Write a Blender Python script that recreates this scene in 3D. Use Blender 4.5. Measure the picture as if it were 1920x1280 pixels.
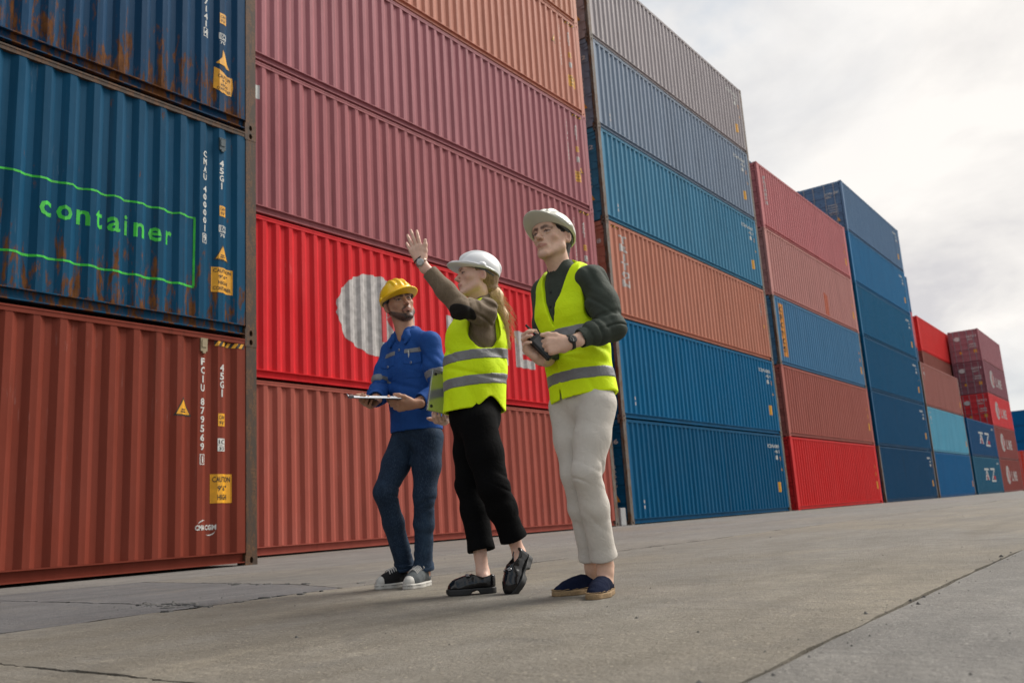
import bpy, bmesh, math, random
import numpy as np
from mathutils import Vector, Matrix

# ------------------------------------------------------------------ camera, sky, sun, exposure
scene = bpy.context.scene
for o in list(bpy.data.objects): bpy.data.objects.remove(o)
COL = scene.collection
rng = random.Random(7)

CAM_POS = (-15.389, -11.655, 0.359)
YAW, PITCH, ROLL = math.radians(53.882), math.radians(11.375), math.radians(-3.554)
cam_d = bpy.data.cameras.new('camera'); cam = bpy.data.objects.new('camera', cam_d); COL.objects.link(cam)
fw = Vector((math.sin(YAW)*math.cos(PITCH), math.cos(YAW)*math.cos(PITCH), math.sin(PITCH)))
rt = fw.cross(Vector((0, 0, 1))).normalized(); up = rt.cross(fw)
r2 = rt*math.cos(ROLL) + up*math.sin(ROLL); u2 = up*math.cos(ROLL) - rt*math.sin(ROLL)
cam.matrix_world = Matrix(((r2.x, u2.x, -fw.x, CAM_POS[0]), (r2.y, u2.y, -fw.y, CAM_POS[1]), (r2.z, u2.z, -fw.z, CAM_POS[2]), (0, 0, 0, 1)))
cam_d.sensor_width = 36; cam_d.lens = 30.856; cam_d.clip_start = 0.05; cam_d.clip_end = 5000
cam_d.dof.use_dof = True; cam_d.dof.focus_distance = 4.45; cam_d.dof.aperture_fstop = 3.8
scene.camera = cam

SUN_AZ, SUN_EL = math.radians(116), math.radians(46)       # azimuth from +Y towards +X
SKYSEED = 0.3
world = bpy.data.worlds.new('World'); scene.world = world; world.use_nodes = True
sun_d = bpy.data.lights.new('sun', 'SUN'); sun = bpy.data.objects.new('sun', sun_d); COL.objects.link(sun)
sun_d.energy = 3.6; sun_d.angle = math.radians(36); sun_d.color = (1.0, 0.95, 0.88)
sdir = Vector((math.sin(SUN_AZ)*math.cos(SUN_EL), math.cos(SUN_AZ)*math.cos(SUN_EL), math.sin(SUN_EL)))
sun.rotation_euler = (-sdir).to_track_quat('-Z', 'Y').to_euler()
vs = scene.view_settings
vs.view_transform = 'Standard'; vs.look = 'None'; vs.gamma = 1; vs.use_curve_mapping = False; vs.exposure = 0.32

# ------------------------------------------------------------------ node helpers
def node(nt, typ, **kw):
    n = nt.nodes.new('ShaderNode' + typ)
    for k, v in kw.items():
        if k in ('operation', 'blend_type', 'data_type', 'noise_dimensions', 'sky_type', 'sun_disc', 'sun_elevation', 'sun_rotation',
                 'air_density', 'dust_density', 'ozone_density', 'altitude', 'attribute_name', 'feature', 'wave_type', 'bands_direction', 'clamp', 'use_clamp', 'distance', 'interpolation_type', 'vector_type'):
            setattr(n, k, v); continue
        key = int(k[1:]) if k[0] == '_' and k[1:].isdigit() else k.replace('_', ' ')
        s = n.inputs[key]
        if hasattr(v, 'outputs'): nt.links.new(v.outputs[0], s)
        elif isinstance(v, bpy.types.NodeSocket): nt.links.new(v, s)
        else: s.default_value = v
    return n
def ramp(nt, fac, *stops):
    n = nt.nodes.new('ShaderNodeValToRGB'); e = n.color_ramp.elements
    while len(e) < len(stops): e.new(0.5)
    for el, (p, c) in zip(e, stops):
        el.position = p; el.color = (c, c, c, 1) if isinstance(c, (int, float)) else (*c, 1)
    nt.links.new(fac.outputs[0] if hasattr(fac, 'outputs') else fac, n.inputs[0]); return n
def mixc(nt, f, a, b, bt='MIX'):
    n = nt.nodes.new('ShaderNodeMix'); n.data_type = 'RGBA'; n.blend_type = bt
    for s, v in ((n.inputs[0], f), (n.inputs[6], a), (n.inputs[7], b)):
        if hasattr(v, 'outputs'): nt.links.new(v.outputs[2] if v.bl_idname == 'ShaderNodeMix' else v.outputs[0], s)
        elif isinstance(v, bpy.types.NodeSocket): nt.links.new(v, s)
        elif isinstance(v, (int, float)): s.default_value = v
        else: s.default_value = (*v[:3], 1)
    return n
def mth(nt, op, a, b=0.0, clamp=False):
    n = nt.nodes.new('ShaderNodeMath'); n.operation = op; n.use_clamp = clamp
    for s, v in ((n.inputs[0], a), (n.inputs[1], b)):
        if hasattr(v, 'outputs'): nt.links.new(v.outputs[2] if v.bl_idname == 'ShaderNodeMix' else v.outputs[0], s)
        elif isinstance(v, bpy.types.NodeSocket): nt.links.new(v, s)
        else: s.default_value = v
    return n
def mapped(nt, scale, obj=False, rot=(0, 0, 0)):
    if obj: v = nt.nodes.new('ShaderNodeTexCoord').outputs['Object']
    else: v = nt.nodes.new('ShaderNodeNewGeometry').outputs['Position']
    m = nt.nodes.new('ShaderNodeMapping'); nt.links.new(v, m.inputs[0])
    m.inputs['Scale'].default_value = scale if hasattr(scale, '__len__') else (scale,)*3
    m.inputs['Rotation'].default_value = rot
    return m
def noise(nt, scale, detail=3, rough=0.55, obj=False, vec=None, dist=0.0):
    m = vec or mapped(nt, scale, obj)
    return node(nt, 'TexNoise', Vector=m, Scale=1.0, Detail=detail, Roughness=rough, Distortion=dist)
def material(name):
    m = bpy.data.materials.new(name); m.use_nodes = True
    nt = m.node_tree; b = nt.nodes['Principled BSDF']; return m, nt, b
def col_out(n): return n.outputs[2] if n.bl_idname == 'ShaderNodeMix' else n.outputs[0]
def bump(nt, b, h, strength, dist=0.01):
    n = nt.nodes.new('ShaderNodeBump'); n.inputs['Strength'].default_value = strength; n.inputs['Distance'].default_value = dist
    nt.links.new(h.outputs[0], n.inputs['Height']); nt.links.new(n.outputs[0], b.inputs['Normal']); return n
def s2l(r, g, b):
    f = lambda c: (c/255/12.92) if c/255 <= 0.04045 else ((c/255+0.055)/1.055)**2.4
    return (f(r), f(g), f(b))

# ------------------------------------------------------------------ world: clear-sky blue behind broken bright cloud
def build_world():
    nt = world.node_tree; nt.nodes.clear()
    out = nt.nodes.new('ShaderNodeOutputWorld'); bg = nt.nodes.new('ShaderNodeBackground'); nt.links.new(bg.outputs[0], out.inputs[0])
    sky = node(nt, 'TexSky', sky_type='NISHITA', sun_disc=False, sun_elevation=SUN_EL, sun_rotation=SUN_AZ, air_density=1.0, dust_density=2.0, ozone_density=1.0)
    tc = nt.nodes.new('ShaderNodeTexCoord'); sep = node(nt, 'SeparateXYZ', Vector=tc.outputs['Generated'])
    den = mth(nt, 'ADD', mth(nt, 'MAXIMUM', sep.outputs[2], 0.0), 0.30)
    cx = mth(nt, 'DIVIDE', sep.outputs[0], den); cy = mth(nt, 'DIVIDE', sep.outputs[1], den)
    v = nt.nodes.new('ShaderNodeCombineXYZ'); nt.links.new(cx.outputs[0], v.inputs[0]); nt.links.new(cy.outputs[0], v.inputs[1])
    v.inputs[2].default_value = SKYSEED
    n1 = node(nt, 'TexNoise', Vector=v, Scale=0.95, Detail=10.0, Roughness=0.52, Distortion=0.15)
    n2 = node(nt, 'TexNoise', Vector=v, Scale=2.3, Detail=10.0, Roughness=0.55, Distortion=0.3)
    cover = ramp(nt, n1, (0.40, 0.0), (0.475, 0.85), (0.56, 1.0))
    shade = ramp(nt, n2, (0.34, (6.5, 6.35, 6.5)), (0.46, (8.1, 7.85, 7.65)), (0.60, (9.5, 9.15, 8.75)))
    hz = ramp(nt, sep.outputs[2], (0.0, 0.45), (0.16, 1.0))
    fac = mth(nt, 'MULTIPLY', cover, hz)
    skyb = mixc(nt, 0.55, sky, (5.0, 6.3, 7.4))
    mx = mixc(nt, fac, skyb, shade)
    nt.links.new(mx.outputs[2], bg.inputs[0]); bg.inputs[1].default_value = 0.086
build_world()

# ------------------------------------------------------------------ object helpers
def link_mesh(name, verts, faces, mat=None, parent=None, smooth=False):
    me = bpy.data.meshes.new(name); me.from_pydata([tuple(v) for v in verts], [], [tuple(f) for f in faces]); me.update()
    return link(name, me, mat, parent, smooth)
def link(name, me, mat=None, parent=None, smooth=False):
    o = bpy.data.objects.new(name, me); COL.objects.link(o)
    if mat is not None:
        if not me.materials: me.materials.append(mat)
        o.material_slots[0].link = 'OBJECT'; o.material_slots[0].material = mat
    if smooth: me.shade_smooth()
    if parent is not None: o.parent = parent
    return o
def empty(name, loc=(0, 0, 0), rz=0.0):
    o = bpy.data.objects.new(name, None); COL.objects.link(o); o.location = loc; o.rotation_euler = (0, 0, rz); o.empty_display_size = 0.2; return o
def tag(o, label, cat, group=None):
    o['label'] = label; o['category'] = cat
    if group: o['group'] = group
    return o
class MB:
    def __init__(s): s.v = []; s.f = []
    def add(s, v, f):
        n = len(s.v); s.v += [tuple(p) for p in v]; s.f += [tuple(i+n for i in q) for q in f]
    def box(s, x0, x1, y0, y1, z0, z1):
        s.add([(x0, y0, z0), (x1, y0, z0), (x1, y1, z0), (x0, y1, z0), (x0, y0, z1), (x1, y0, z1), (x1, y1, z1), (x0, y1, z1)],
              [(0, 3, 2, 1), (4, 5, 6, 7), (0, 1, 5, 4), (1, 2, 6, 5), (2, 3, 7, 6), (3, 0, 4, 7)])
    def tube(s, pts, r, n=8, cap=True):
        pts = [Vector(p) for p in pts]; k = len(pts); rings = []
        rr = r if hasattr(r, '__len__') else [r]*k
        for i, p in enumerate(pts):
            t = (pts[min(i+1, k-1)] - pts[max(i-1, 0)]).normalized()
            a = t.cross(Vector((0.123, 0.31, 0.94))).normalized(); b = t.cross(a)
            rings.append([p + (a*math.cos(2*math.pi*j/n) + b*math.sin(2*math.pi*j/n))*rr[i] for j in range(n)])
        v = [p for r_ in rings for p in r_]; f = []
        for i in range(k-1):
            for j in range(n): f.append((i*n+j, i*n+(j+1) % n, (i+1)*n+(j+1) % n, (i+1)*n+j))
        if cap: f += [tuple(range(n))[::-1], tuple(range((k-1)*n, k*n))]
        s.add(v, f)
    def mesh(s, name):
        me = bpy.data.meshes.new(name); me.from_pydata(s.v, [], s.f)
        bm = bmesh.new(); bm.from_mesh(me); bmesh.ops.recalc_face_normals(bm, faces=bm.faces); bm.to_mesh(me); bm.free(); me.update(); return me
    def build(s, name, mat, parent=None, smooth=False): return link(name, s.mesh(name), mat, parent, smooth)

# ------------------------------------------------------------------ materials
def paint(name, c, rust=0.15, fade=0.3, rough=0.5, low_rust=0.0, streak=0.5):
    m, nt, b = material(name)
    c = Vector(c)
    st = noise(nt, (5.0, 5.0, 0.22), 4, 0.6)
    bl = noise(nt, 0.8, 5, 0.6)
    g = c.dot(Vector((.3, .5, .2)))
    faded = c*0.90 + Vector((g, g, g))*0.12 + Vector((0.010, 0.010, 0.010))
    dark = c*0.62
    base = mixc(nt, mth(nt, 'MULTIPLY', ramp(nt, bl, (0.35, 0.0), (0.7, 1.0)), fade), c, faded)
    base = mixc(nt, mth(nt, 'MULTIPLY', ramp(nt, st, (0.45, 0.0), (0.72, 1.0)), streak), base, dark)
    grime = noise(nt, (2.2, 2.2, 0.9), 6, 0.68)
    base = mixc(nt, mth(nt, 'MULTIPLY', ramp(nt, grime, (0.5, 0.0), (0.85, 1.0)), 0.30), base, c*0.45)
    scf = noise(nt, (34, 34, 3.0), 5, 0.7, dist=0.4); scm = noise(nt, 1.3, 4, 0.6)
    base = mixc(nt, mth(nt, 'MULTIPLY', mth(nt, 'MULTIPLY', ramp(nt, scf, (0.60, 0.0), (0.68, 1.0)), ramp(nt, scm, (0.48, 0.0), (0.66, 1.0))), 0.45), base, faded + Vector((0.10, 0.095, 0.09)))
    run = noise(nt, (11, 11, 0.16), 3, 0.5); rmk = noise(nt, (0.7, 0.7, 0.5), 3, 0.5)
    base = mixc(nt, mth(nt, 'MULTIPLY', mth(nt, 'MULTIPLY', ramp(nt, run, (0.60, 0.0), (0.70, 1.0)), ramp(nt, rmk, (0.46, 0.0), (0.62, 1.0))), 0.45), base, c*0.40 + Vector((0.012, 0.008, 0.005)))
    # rust: scabs that run down the sheet
    rn = noise(nt, (7.5, 7.5, 1.5), 9, 0.70, dist=0.5)
    rn2 = noise(nt, (17, 17, 5), 6, 0.7)
    oz = node(nt, 'SeparateXYZ', Vector=nt.nodes.new('ShaderNodeTexCoord').outputs['Object']).outputs[2]
    lowm = ramp(nt, mth(nt, 'MULTIPLY', oz, 1/2.9), (0.07, 1.0), (0.42, 0.0))
    thr = mth(nt, 'ADD', mth(nt, 'ADD', mth(nt, 'MULTIPLY', rn, 0.75), mth(nt, 'MULTIPLY', rn2, 0.25)), mth(nt, 'ADD', mth(nt, 'MULTIPLY', lowm, low_rust), rust*0.20))
    rm = ramp(nt, thr, (0.66, 0.0), (0.72, 1.0))
    rc = ramp(nt, rn2, (0.3, (0.035, 0.013, 0.006)), (0.7, (0.16, 0.065, 0.022)))
    base = mixc(nt, rm, base, rc)
    nt.links.new(base.outputs[2], b.inputs['Base Color'])
    rg = mth(nt, 'ADD', mth(nt, 'MULTIPLY', bl, 0.25), mth(nt, 'ADD', mth(nt, 'MULTIPLY', rm, 0.25), rough-0.1))
    nt.links.new(rg.outputs[0], b.inputs['Roughness'])
    b.inputs['Specular IOR Level'].default_value = 0.07
    dn = noise(nt, (2.6, 2.6, 1.4), 3, 0.5)
    h = mth(nt, 'ADD', mth(nt, 'MULTIPLY', dn, 0.9), mth(nt, 'MULTIPLY', rn2, 0.08))
    bump(nt, b, h, 0.55, 0.02)
    return m
def simple(name, c, rough=0.6, metal=0.0, var=0.25, scale=30, bmp=0.1, spec=0.5):
    m, nt, b = material(name)
    n = noise(nt, scale, 5, 0.6, obj=True)
    mx = mixc(nt, mth(nt, 'MULTIPLY', ramp(nt, n, (0.3, 0.0), (0.7, 1.0)), 1.0), Vector(c)*(1-var), c)
    nt.links.new(mx.outputs[2], b.inputs['Base Color']); b.inputs['Roughness'].default_value = rough; b.inputs['Metallic'].default_value = metal
    b.inputs['Specular IOR Level'].default_value = spec
    if bmp: bump(nt, b, n, bmp, 0.003)
    return m
def rusty(name, c_paint, amt):
    m, nt, b = material(name)
    n = noise(nt, (9, 9, 3), 8, 0.72); n2 = noise(nt, 40, 5, 0.7)
    rc = ramp(nt, n2, (0.32, (0.030, 0.014, 0.007)), (0.70, (0.150, 0.066, 0.022)))
    mx = mixc(nt, ramp(nt, n, (0.62-amt*0.35, 0.0), (0.70-amt*0.35, 1.0)), c_paint, rc)
    nt.links.new(mx.outputs[2], b.inputs['Base Color']); b.inputs['Roughness'].default_value = 0.75
    bump(nt, b, n2, 0.4, 0.004); return m

M = {}
M['hole'] = simple('casting hole', (0.008, 0.007, 0.006), 0.9)
M['white'] = simple('white decal', s2l(205, 205, 200), 0.6, scale=14, var=0.3, bmp=0)
M['offwhite'] = simple('weathered white decal', s2l(190, 185, 182), 0.65, scale=7, var=0.45, bmp=0)
M['yellow'] = simple('yellow decal', s2l(226, 160, 8), 0.55, scale=12, var=0.3, bmp=0)
M['orange'] = simple('orange decal', s2l(215, 140, 35), 0.6, scale=10, var=0.25, bmp=0)
M['black'] = simple('black print', (0.012, 0.011, 0.010), 0.6, bmp=0)
M['green'] = simple('green spray paint', s2l(40, 190, 45), 0.6, scale=9, var=0.45, bmp=0)
M['redprint'] = simple('red print', s2l(185, 35, 40), 0.6, bmp=0)
M['rod'] = simple('galvanised rod', s2l(150, 150, 155), 0.5, metal=0.3)
M['redpatch'] = simple('fresh orange primer', s2l(190, 90, 55), 0.6, scale=6, bmp=0)
# ------------------------------------------------------------------ ground: slabs laid over a base sheet
def concrete(name, light, dark, broom=0.4, spots=0.5, stain=(0.10, 0.095, 0.09), alt=None, alt_at=0.5):
    m, nt, b = material(name)
    n1 = noise(nt, 0.45, 6, 0.62); n2 = noise(nt, 5, 6, 0.65); n3 = noise(nt, 85, 4, 0.7)
    br = noise(nt, (26, 1.1, 1), 5, 0.65)
    base = mixc(nt, ramp(nt, n1, (0.34, 0.0), (0.66, 1.0)), dark, light)
    if alt is not None:
        n0 = noise(nt, (0.16, 0.30, 1), 5, 0.6, dist=0.6)
        base = mixc(nt, ramp(nt, n0, (alt_at-0.07, 0.0), (alt_at+0.09, 1.0)), base, mixc(nt, ramp(nt, n1, (0.34, 0.0), (0.66, 1.0)), Vector(alt)*0.74, alt))
    base = mixc(nt, mth(nt, 'MULTIPLY', ramp(nt, n2, (0.35, 0.0), (0.75, 1.0)), 0.75), base, Vector(dark)*0.62)
    base = mixc(nt, mth(nt, 'MULTIPLY', ramp(nt, br, (0.55, 0.0), (0.72, 1.0)), broom), base, Vector(dark)*0.62)
    sc = noise(nt, (75, 0.9, 1), 3, 0.6, dist=0.15); sm = noise(nt, 0.9, 3, 0.5)
    base = mixc(nt, mth(nt, 'MULTIPLY', mth(nt, 'MULTIPLY', ramp(nt, sc, (0.66, 0.0), (0.71, 1.0)), ramp(nt, sm, (0.45, 0.0), (0.6, 1.0))), broom), base, Vector(dark)*0.3)
    st = noise(nt, 1.7, 7, 0.7, dist=0.8)
    base = mixc(nt, mth(nt, 'MULTIPLY', ramp(nt, st, (0.52, 0.0), (0.68, 1.0)), 0.6), base, stain)
    ty = noise(nt, (0.22, 2.6, 1), 6, 0.65, dist=0.3)
    base = mixc(nt, mth(nt, 'MULTIPLY', ramp(nt, ty, (0.48, 0.0), (0.66, 1.0)), 0.5), base, Vector(dark)*0.60)
    pale = noise(nt, (1.2, 2.2, 1), 7, 0.7, dist=0.5)
    base = mixc(nt, mth(nt, 'MULTIPLY', ramp(nt, pale, (0.56, 0.0), (0.72, 1.0)), 0.45), base, Vector(light)*1.25)
    vo = node(nt, 'TexVoronoi', Vector=mapped(nt, 55), Scale=1.0)
    pick = node(nt, 'SeparateColor', Color=vo.outputs['Color'])
    chip = mth(nt, 'MULTIPLY', ramp(nt, vo, (0.18, 1.0), (0.42, 0.0)), ramp(nt, pick.outputs[0], (0.78, 0.0), (0.90, 1.0)))
    base = mixc(nt, mth(nt, 'MULTIPLY', chip, spots), base, Vector(light)*1.45)
    chip2 = mth(nt, 'MULTIPLY', ramp(nt, vo, (0.18, 1.0), (0.42, 0.0)), ramp(nt, pick.outputs[1], (0.8, 0.0), (0.83, 1.0)))
    base = mixc(nt, mth(nt, 'MULTIPLY', chip2, spots), base, Vector(dark)*0.4)
    n4 = noise(nt, 26, 5, 0.75)
    base = mixc(nt, mth(nt, 'MULTIPLY', ramp(nt, n4, (0.42, 0.0), (0.64, 1.0)), 0.42), base, Vector(dark)*0.66)
    base = mixc(nt, mth(nt, 'MULTIPLY', ramp(nt, n3, (0.4, 0.0), (0.62, 1.0)), 0.45), base, Vector(dark)*0.5)
    nt.links.new(base.outputs[2], b.inputs['Base Color'])
    b.inputs['Roughness'].default_value = 0.82; b.inputs['Specular IOR Level'].default_value = 0.3
    h = mth(nt, 'ADD', mth(nt, 'ADD', mth(nt, 'MULTIPLY', n3, 0.5), mth(nt, 'MULTIPLY', n4, 0.9)), mth(nt, 'ADD', mth(nt, 'MULTIPLY', br, 0.5), mth(nt, 'MULTIPLY', chip, 0.25)))
    bump(nt, b, h, 1.0, 0.014)
    return m
M['tan'] = concrete('tan concrete', (0.295, 0.260, 0.200), (0.210, 0.186, 0.148), 0.65, 0.7, alt=(0.268, 0.256, 0.234), alt_at=0.47)
M['grey'] = concrete('grey concrete', (0.272, 0.257, 0.232), (0.192, 0.183, 0.168), 0.55, 0.7, alt=(0.280, 0.252, 0.208), alt_at=0.46)
M['asphalt'] = concrete('worn grey paving', (0.190, 0.184, 0.182), (0.138, 0.135, 0.137), 0.15, 0.7, (0.2, 0.175, 0.14))
M['far'] = concrete('yard concrete', (0.272, 0.257, 0.234), (0.190, 0.183, 0.172), 0.1, 0.5, alt=(0.262, 0.228, 0.178), alt_at=0.53)
M['dirt'] = simple('dark joint fill', (0.035, 0.032, 0.028), 0.95, scale=60)
ground = link_mesh('ground', [(-600, -600, -0.05), (1500, -600, -0.05), (1500, 900, -0.05), (-600, 900, -0.05)], [(0, 1, 2, 3)], M['dirt'])
ground['kind'] = 'structure'
def jag(a, b, amp, step, seed):
    """points from a (included) to b (excluded), wandering sideways like a broken edge"""
    r = random.Random(seed); a = Vector(a); b = Vector(b); d = b-a; L = d.length
    if amp == 0 or L < 0.2: return [a]
    n = max(1, min(260, int(L/step))); nrm = Vector((-d.y, d.x))/L; w = 0.0; pts = [a]
    for i in range(1, n):
        w = w*0.82 + r.uniform(-1, 1)*amp*0.6
        k = r.uniform(-1, 1)*amp*0.45 + (r.uniform(-1, 1)*amp*1.6 if r.random() < 0.07 else 0)
        pts.append(a + d*(i/n) + nrm*(w+k))
    return pts
slab_n = 0
def slab(poly, mat, amps, gap, label=None, z=0.0):
    """poly: corner list counter-clockwise (world xy); amps: raggedness per edge; gap: half joint width"""
    global slab_n
    c = sum((Vector(p) for p in poly), Vector((0, 0)))/len(poly)
    pp = []
    k = len(poly)
    for i in range(k):                                       # pull every corner in by the half joint
        p0, p1, p2 = Vector(poly[i-1]), Vector(poly[i]), Vector(poly[(i+1) % k])
        e1 = (p1-p0).normalized(); e2 = (p2-p1).normalized()
        n1 = Vector((-e1.y, e1.x)); n2 = Vector((-e2.y, e2.x)); s = n1+n2
        pp.append(p1 + s/max(0.5, s.dot(n1))*gap)
    pts = []
    for i in range(k):
        slab_n += 1
        pts += jag(pp[i], pp[(i+1) % k], amps[i], 0.035, slab_n)
    n = len(pts)
    v = [(p.x, p.y, z) for p in pts] + [(p.x, p.y, -0.048) for p in pts]
    f = [tuple(range(n))] + [(i, n+i, n+(i+1) % n, (i+1) % n) for i in range(n)]
    o = link_mesh('concrete_slab', v, f, mat, ground)
    o['kind'] = 'structure'
    return o
Y0, Y1 = -10.87, -7.40
slab([(-14.0, Y0), (14, Y0), (14, Y1), (-14.0, Y1)], M['tan'], [0.010, 0, 0.03, 0.010], 0.008)
slab([(-40, Y0), (-14.0, Y0), (-14.0, Y1), (-40, Y1)], M['tan'], [0, 0.008, 0.03, 0], 0.011)
slab([(-40, -26), (14, -26), (14, Y0), (-40, Y0)], M['grey'], [0, 0, 0.010, 0], 0.008)
slab([(14, -26), (140, -26), (140, Y1), (14, Y1)], M['far'], [0, 0, 0, 0], 0.004)
J5 = [(-40, -3.6), (-14, -3.65), (-11.94, -3.78), (-10.9, -3.99), (-9.83, -4.34), (-9.02, -4.83), (-4, -5.15), (14, -5.15)]
slab([(-40, Y1), (-12.46, Y1), (-12.27, -3.75), (-14, -3.65), (-40, -3.6)], M['asphalt'], [0.03, 0.012, 0, 0.008, 0], 0.010)
slab([(-12.46, Y1), (-11.5, Y1), (-11.2, -6.58), (-10.83, -4.02), (-11.94, -3.78), (-12.27, -3.75)], M['asphalt'], [0.03, 0.012, 0.012, 0.01, 0, 0.012], 0.009)
slab([(-11.5, Y1), (14, Y1), (14, -5.15), (-4, -5.15), (-9.02, -4.83), (-9.83, -4.34), (-10.83, -4.02), (-11.2, -6.58)], M['grey'], [0.03, 0, 0.0, 0.004, 0.008, 0.01, 0.012, 0.012], 0.006)
slab([(-40, -3.6), (-14, -3.65), (-12.27, -3.75), (-10.83, -4.02), (-9.83, -4.34), (-9.02, -4.83), (-4, -5.15), (14, -5.15), (14, 60), (-40, 60)], M['far'], [0, 0.008, 0.01, 0.01, 0.01, 0.01, 0.004, 0, 0, 0], 0.006)
slab([(14, Y1), (500, Y1), (500, 200), (14, 200)], M['far'], [0, 0, 0, 0], 0.004)
slab([(140, -120), (500, -120), (500, Y1), (140, Y1)], M['far'], [0, 0, 0, 0], 0.004)
slab([(-40, -120), (140, -120), (140, -26), (-40, -26)], M['far'], [0, 0, 0, 0], 0.004)
def spall(cx, cy, n, sx, sy, seed):
    r = random.Random(seed)
    for i in range(n):
        x, y = cx+r.gauss(0, sx), cy+r.gauss(0, sy); k = r.randint(5, 8); s_ = r.uniform(.012, .05)
        pts = [(x+math.cos(2*math.pi*j/k)*s_*r.uniform(.5, 1.3), y+math.sin(2*math.pi*j/k)*s_*r.uniform(.6, 1.6)) for j in range(k)]
        hgt = r.uniform(.003, .010)
        v = [(a, b_, -.004) for a, b_ in pts] + [(x+(a-x)*.8, y+(b_-y)*.8, hgt*r.uniform(.5, 1)) for a, b_ in pts]
        link_mesh('broken_concrete', v, [tuple(range(k, 2*k))] + [(j, (j+1) % k, k+(j+1) % k, k+j) for j in range(k)], M['chip'], ground)
M['chip'] = simple('broken concrete', (0.12, 0.115, 0.11), .95, scale=70, var=.6, bmp=.6)
spall(-12.46, -7.0, 26, .05, .22, 1); spall(-12.30, -7.42, 8, .25, .03, 2); spall(-11.2, -6.4, 8, .03, .4, 3)
def gravel():
    mb = MB(); r = random.Random(3)
    spots = []
    for i in range(330):
        u = r.random()
        if u < 0.16: spots.append((-12.47+r.gauss(0, .16), -7.0+r.gauss(0, .22)))
        elif u < 0.30: spots.append((r.uniform(-13.8, -9.3), Y0+r.gauss(0, .05)))
        elif u < 0.42: spots.append((r.uniform(-13, -8), Y1+r.gauss(0, .08)))
        elif u < 0.5: spots.append((r.uniform(-6, 16), r.uniform(-1.4, -0.2)))
        else: spots.append((r.uniform(-14, 0), r.uniform(-12, -4)))
    for x, y in spots:
        s = r.uniform(0.002, 0.008) if r.random() < .93 else r.uniform(0.009, 0.015)
        v = [Vector((math.cos(a)*r.uniform(.6, 1.2), math.sin(a)*r.uniform(.6, 1.2), 0)) for a in (0.3, 1.5, 2.8, 4.1, 5.3)]
        top = Vector((r.uniform(-.3, .3), r.uniform(-.3, .3), r.uniform(.5, .9)))
        mb.add([(x+p.x*s, y+p.y*s, -0.001) for p in v] + [(x+top.x*s, y+top.y*s, top.z*s)], [(i, (i+1) % 5, 5) for i in range(5)])
    o = mb.build('gravel', simple('grit', (0.09, 0.085, 0.08), 0.9, scale=80)); o['kind'] = 'stuff'
    o['label'] = 'loose grit and crumbs scattered along the slab joints'; o['category'] = 'grit'
gravel()

# ------------------------------------------------------------------ shipping containers
CL, CW, CH = 12.192, 2.438, 2.835
PITCH_C, X_IN, Y_OUT, Y_INN = 0.278, 0.17, 0.010, 0.054
NCOR = int((CL-2*X_IN)/PITCH_C); X_S = (CL - NCOR*PITCH_C)/2
def prof_breaks():
    xs = [(X_IN, Y_OUT)]
    for i in range(NCOR):
        x = X_S + i*PITCH_C
        xs += [(x+0.036, Y_OUT), (x+0.104, Y_INN), (x+0.174, Y_INN), (x+0.242, Y_OUT)]
    return xs + [(CL-X_IN, Y_OUT)]
BR = prof_breaks(); BX = [b[0] for b in BR]; BY = [b[1] for b in BR]
def prof_y(x): return float(np.interp(x, BX, BY))
def side_mesh():
    mb = MB(); v = []; f = []
    zs = (0.165, CH-0.075)
    for x, y in BR:
        v += [(x, y, zs[0]), (x, y, zs[1]), (x, y+0.004, zs[1]), (x, y+0.004, zs[0])]
    for i in range(len(BR)-1):
        a = 4*i; b = a+4
        for j in range(4): f.append((a+j, b+j, b+(j+1) % 4, a+(j+1) % 4))
    mb.add(v, f); return mb.mesh('side_panel')
def casting_mesh(sx, front):
    """corner casting with a real oval aperture in the long face and the end face; local origin at its outer bottom corner"""
    mb = MB(); lx, ly, lz = 0.178*sx, 0.162*front, 0.118
    def face(o, a, b, nrm):
        o, a, b, nrm = map(Vector, (o, a, b, nrm)); c = (a+b)/2
        rim = [a*0, a*0.5, a, a+b*0.5, a+b, a*0.5+b, b, b*0.5]
        ov = []
        for k in range(8):
            ang = math.radians(-135+45*k); ov.append(c + a.normalized()*math.cos(ang)*0.026 + b.normalized()*math.sin(ang)*0.040)
        pts = [o+p for p in rim] + [o+p for p in ov] + [o+p+nrm*0.05 for p in ov]
        f = [(k, (k+1) % 8, 8+(k+1) % 8, 8+k) for k in range(8)] + [(8+k, 8+(k+1) % 8, 16+(k+1) % 8, 16+k) for k in range(8)] + [tuple(range(16, 24))]
        mb.add(pts, f)
    face((0, 0, 0), (lx, 0, 0), (0, 0, lz), (0, front, 0))
    face((0, 0, 0), (0, ly, 0), (0, 0, lz), (sx, 0, 0))
    mb.add([(lx, 0, 0), (lx, ly, 0), (lx, ly, lz), (lx, 0, lz)], [(0, 1, 2, 3)])
    mb.add([(0, ly, 0), (lx, ly, 0), (lx, ly, lz), (0, ly, lz)], [(0, 1, 2, 3)])
    mb.add([(0, 0, 0), (lx, 0, 0), (lx, ly, 0), (0, ly, 0)], [(0, 1, 2, 3)])
    mb.add([(0, 0, lz), (lx, 0, lz), (lx, ly, lz), (0, ly, lz)], [(0, 1, 2, 3)])
    return mb.mesh('corner_casting')
def top_rail_mesh():
    mb = MB(); mb.box(0.18, CL-0.18, 0.004, 0.064, CH-0.092, CH-0.026); mb.box(0.18, CL-0.18, -0.002, 0.03, CH-0.045, CH-0.024); return mb.mesh('top_rail')
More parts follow.
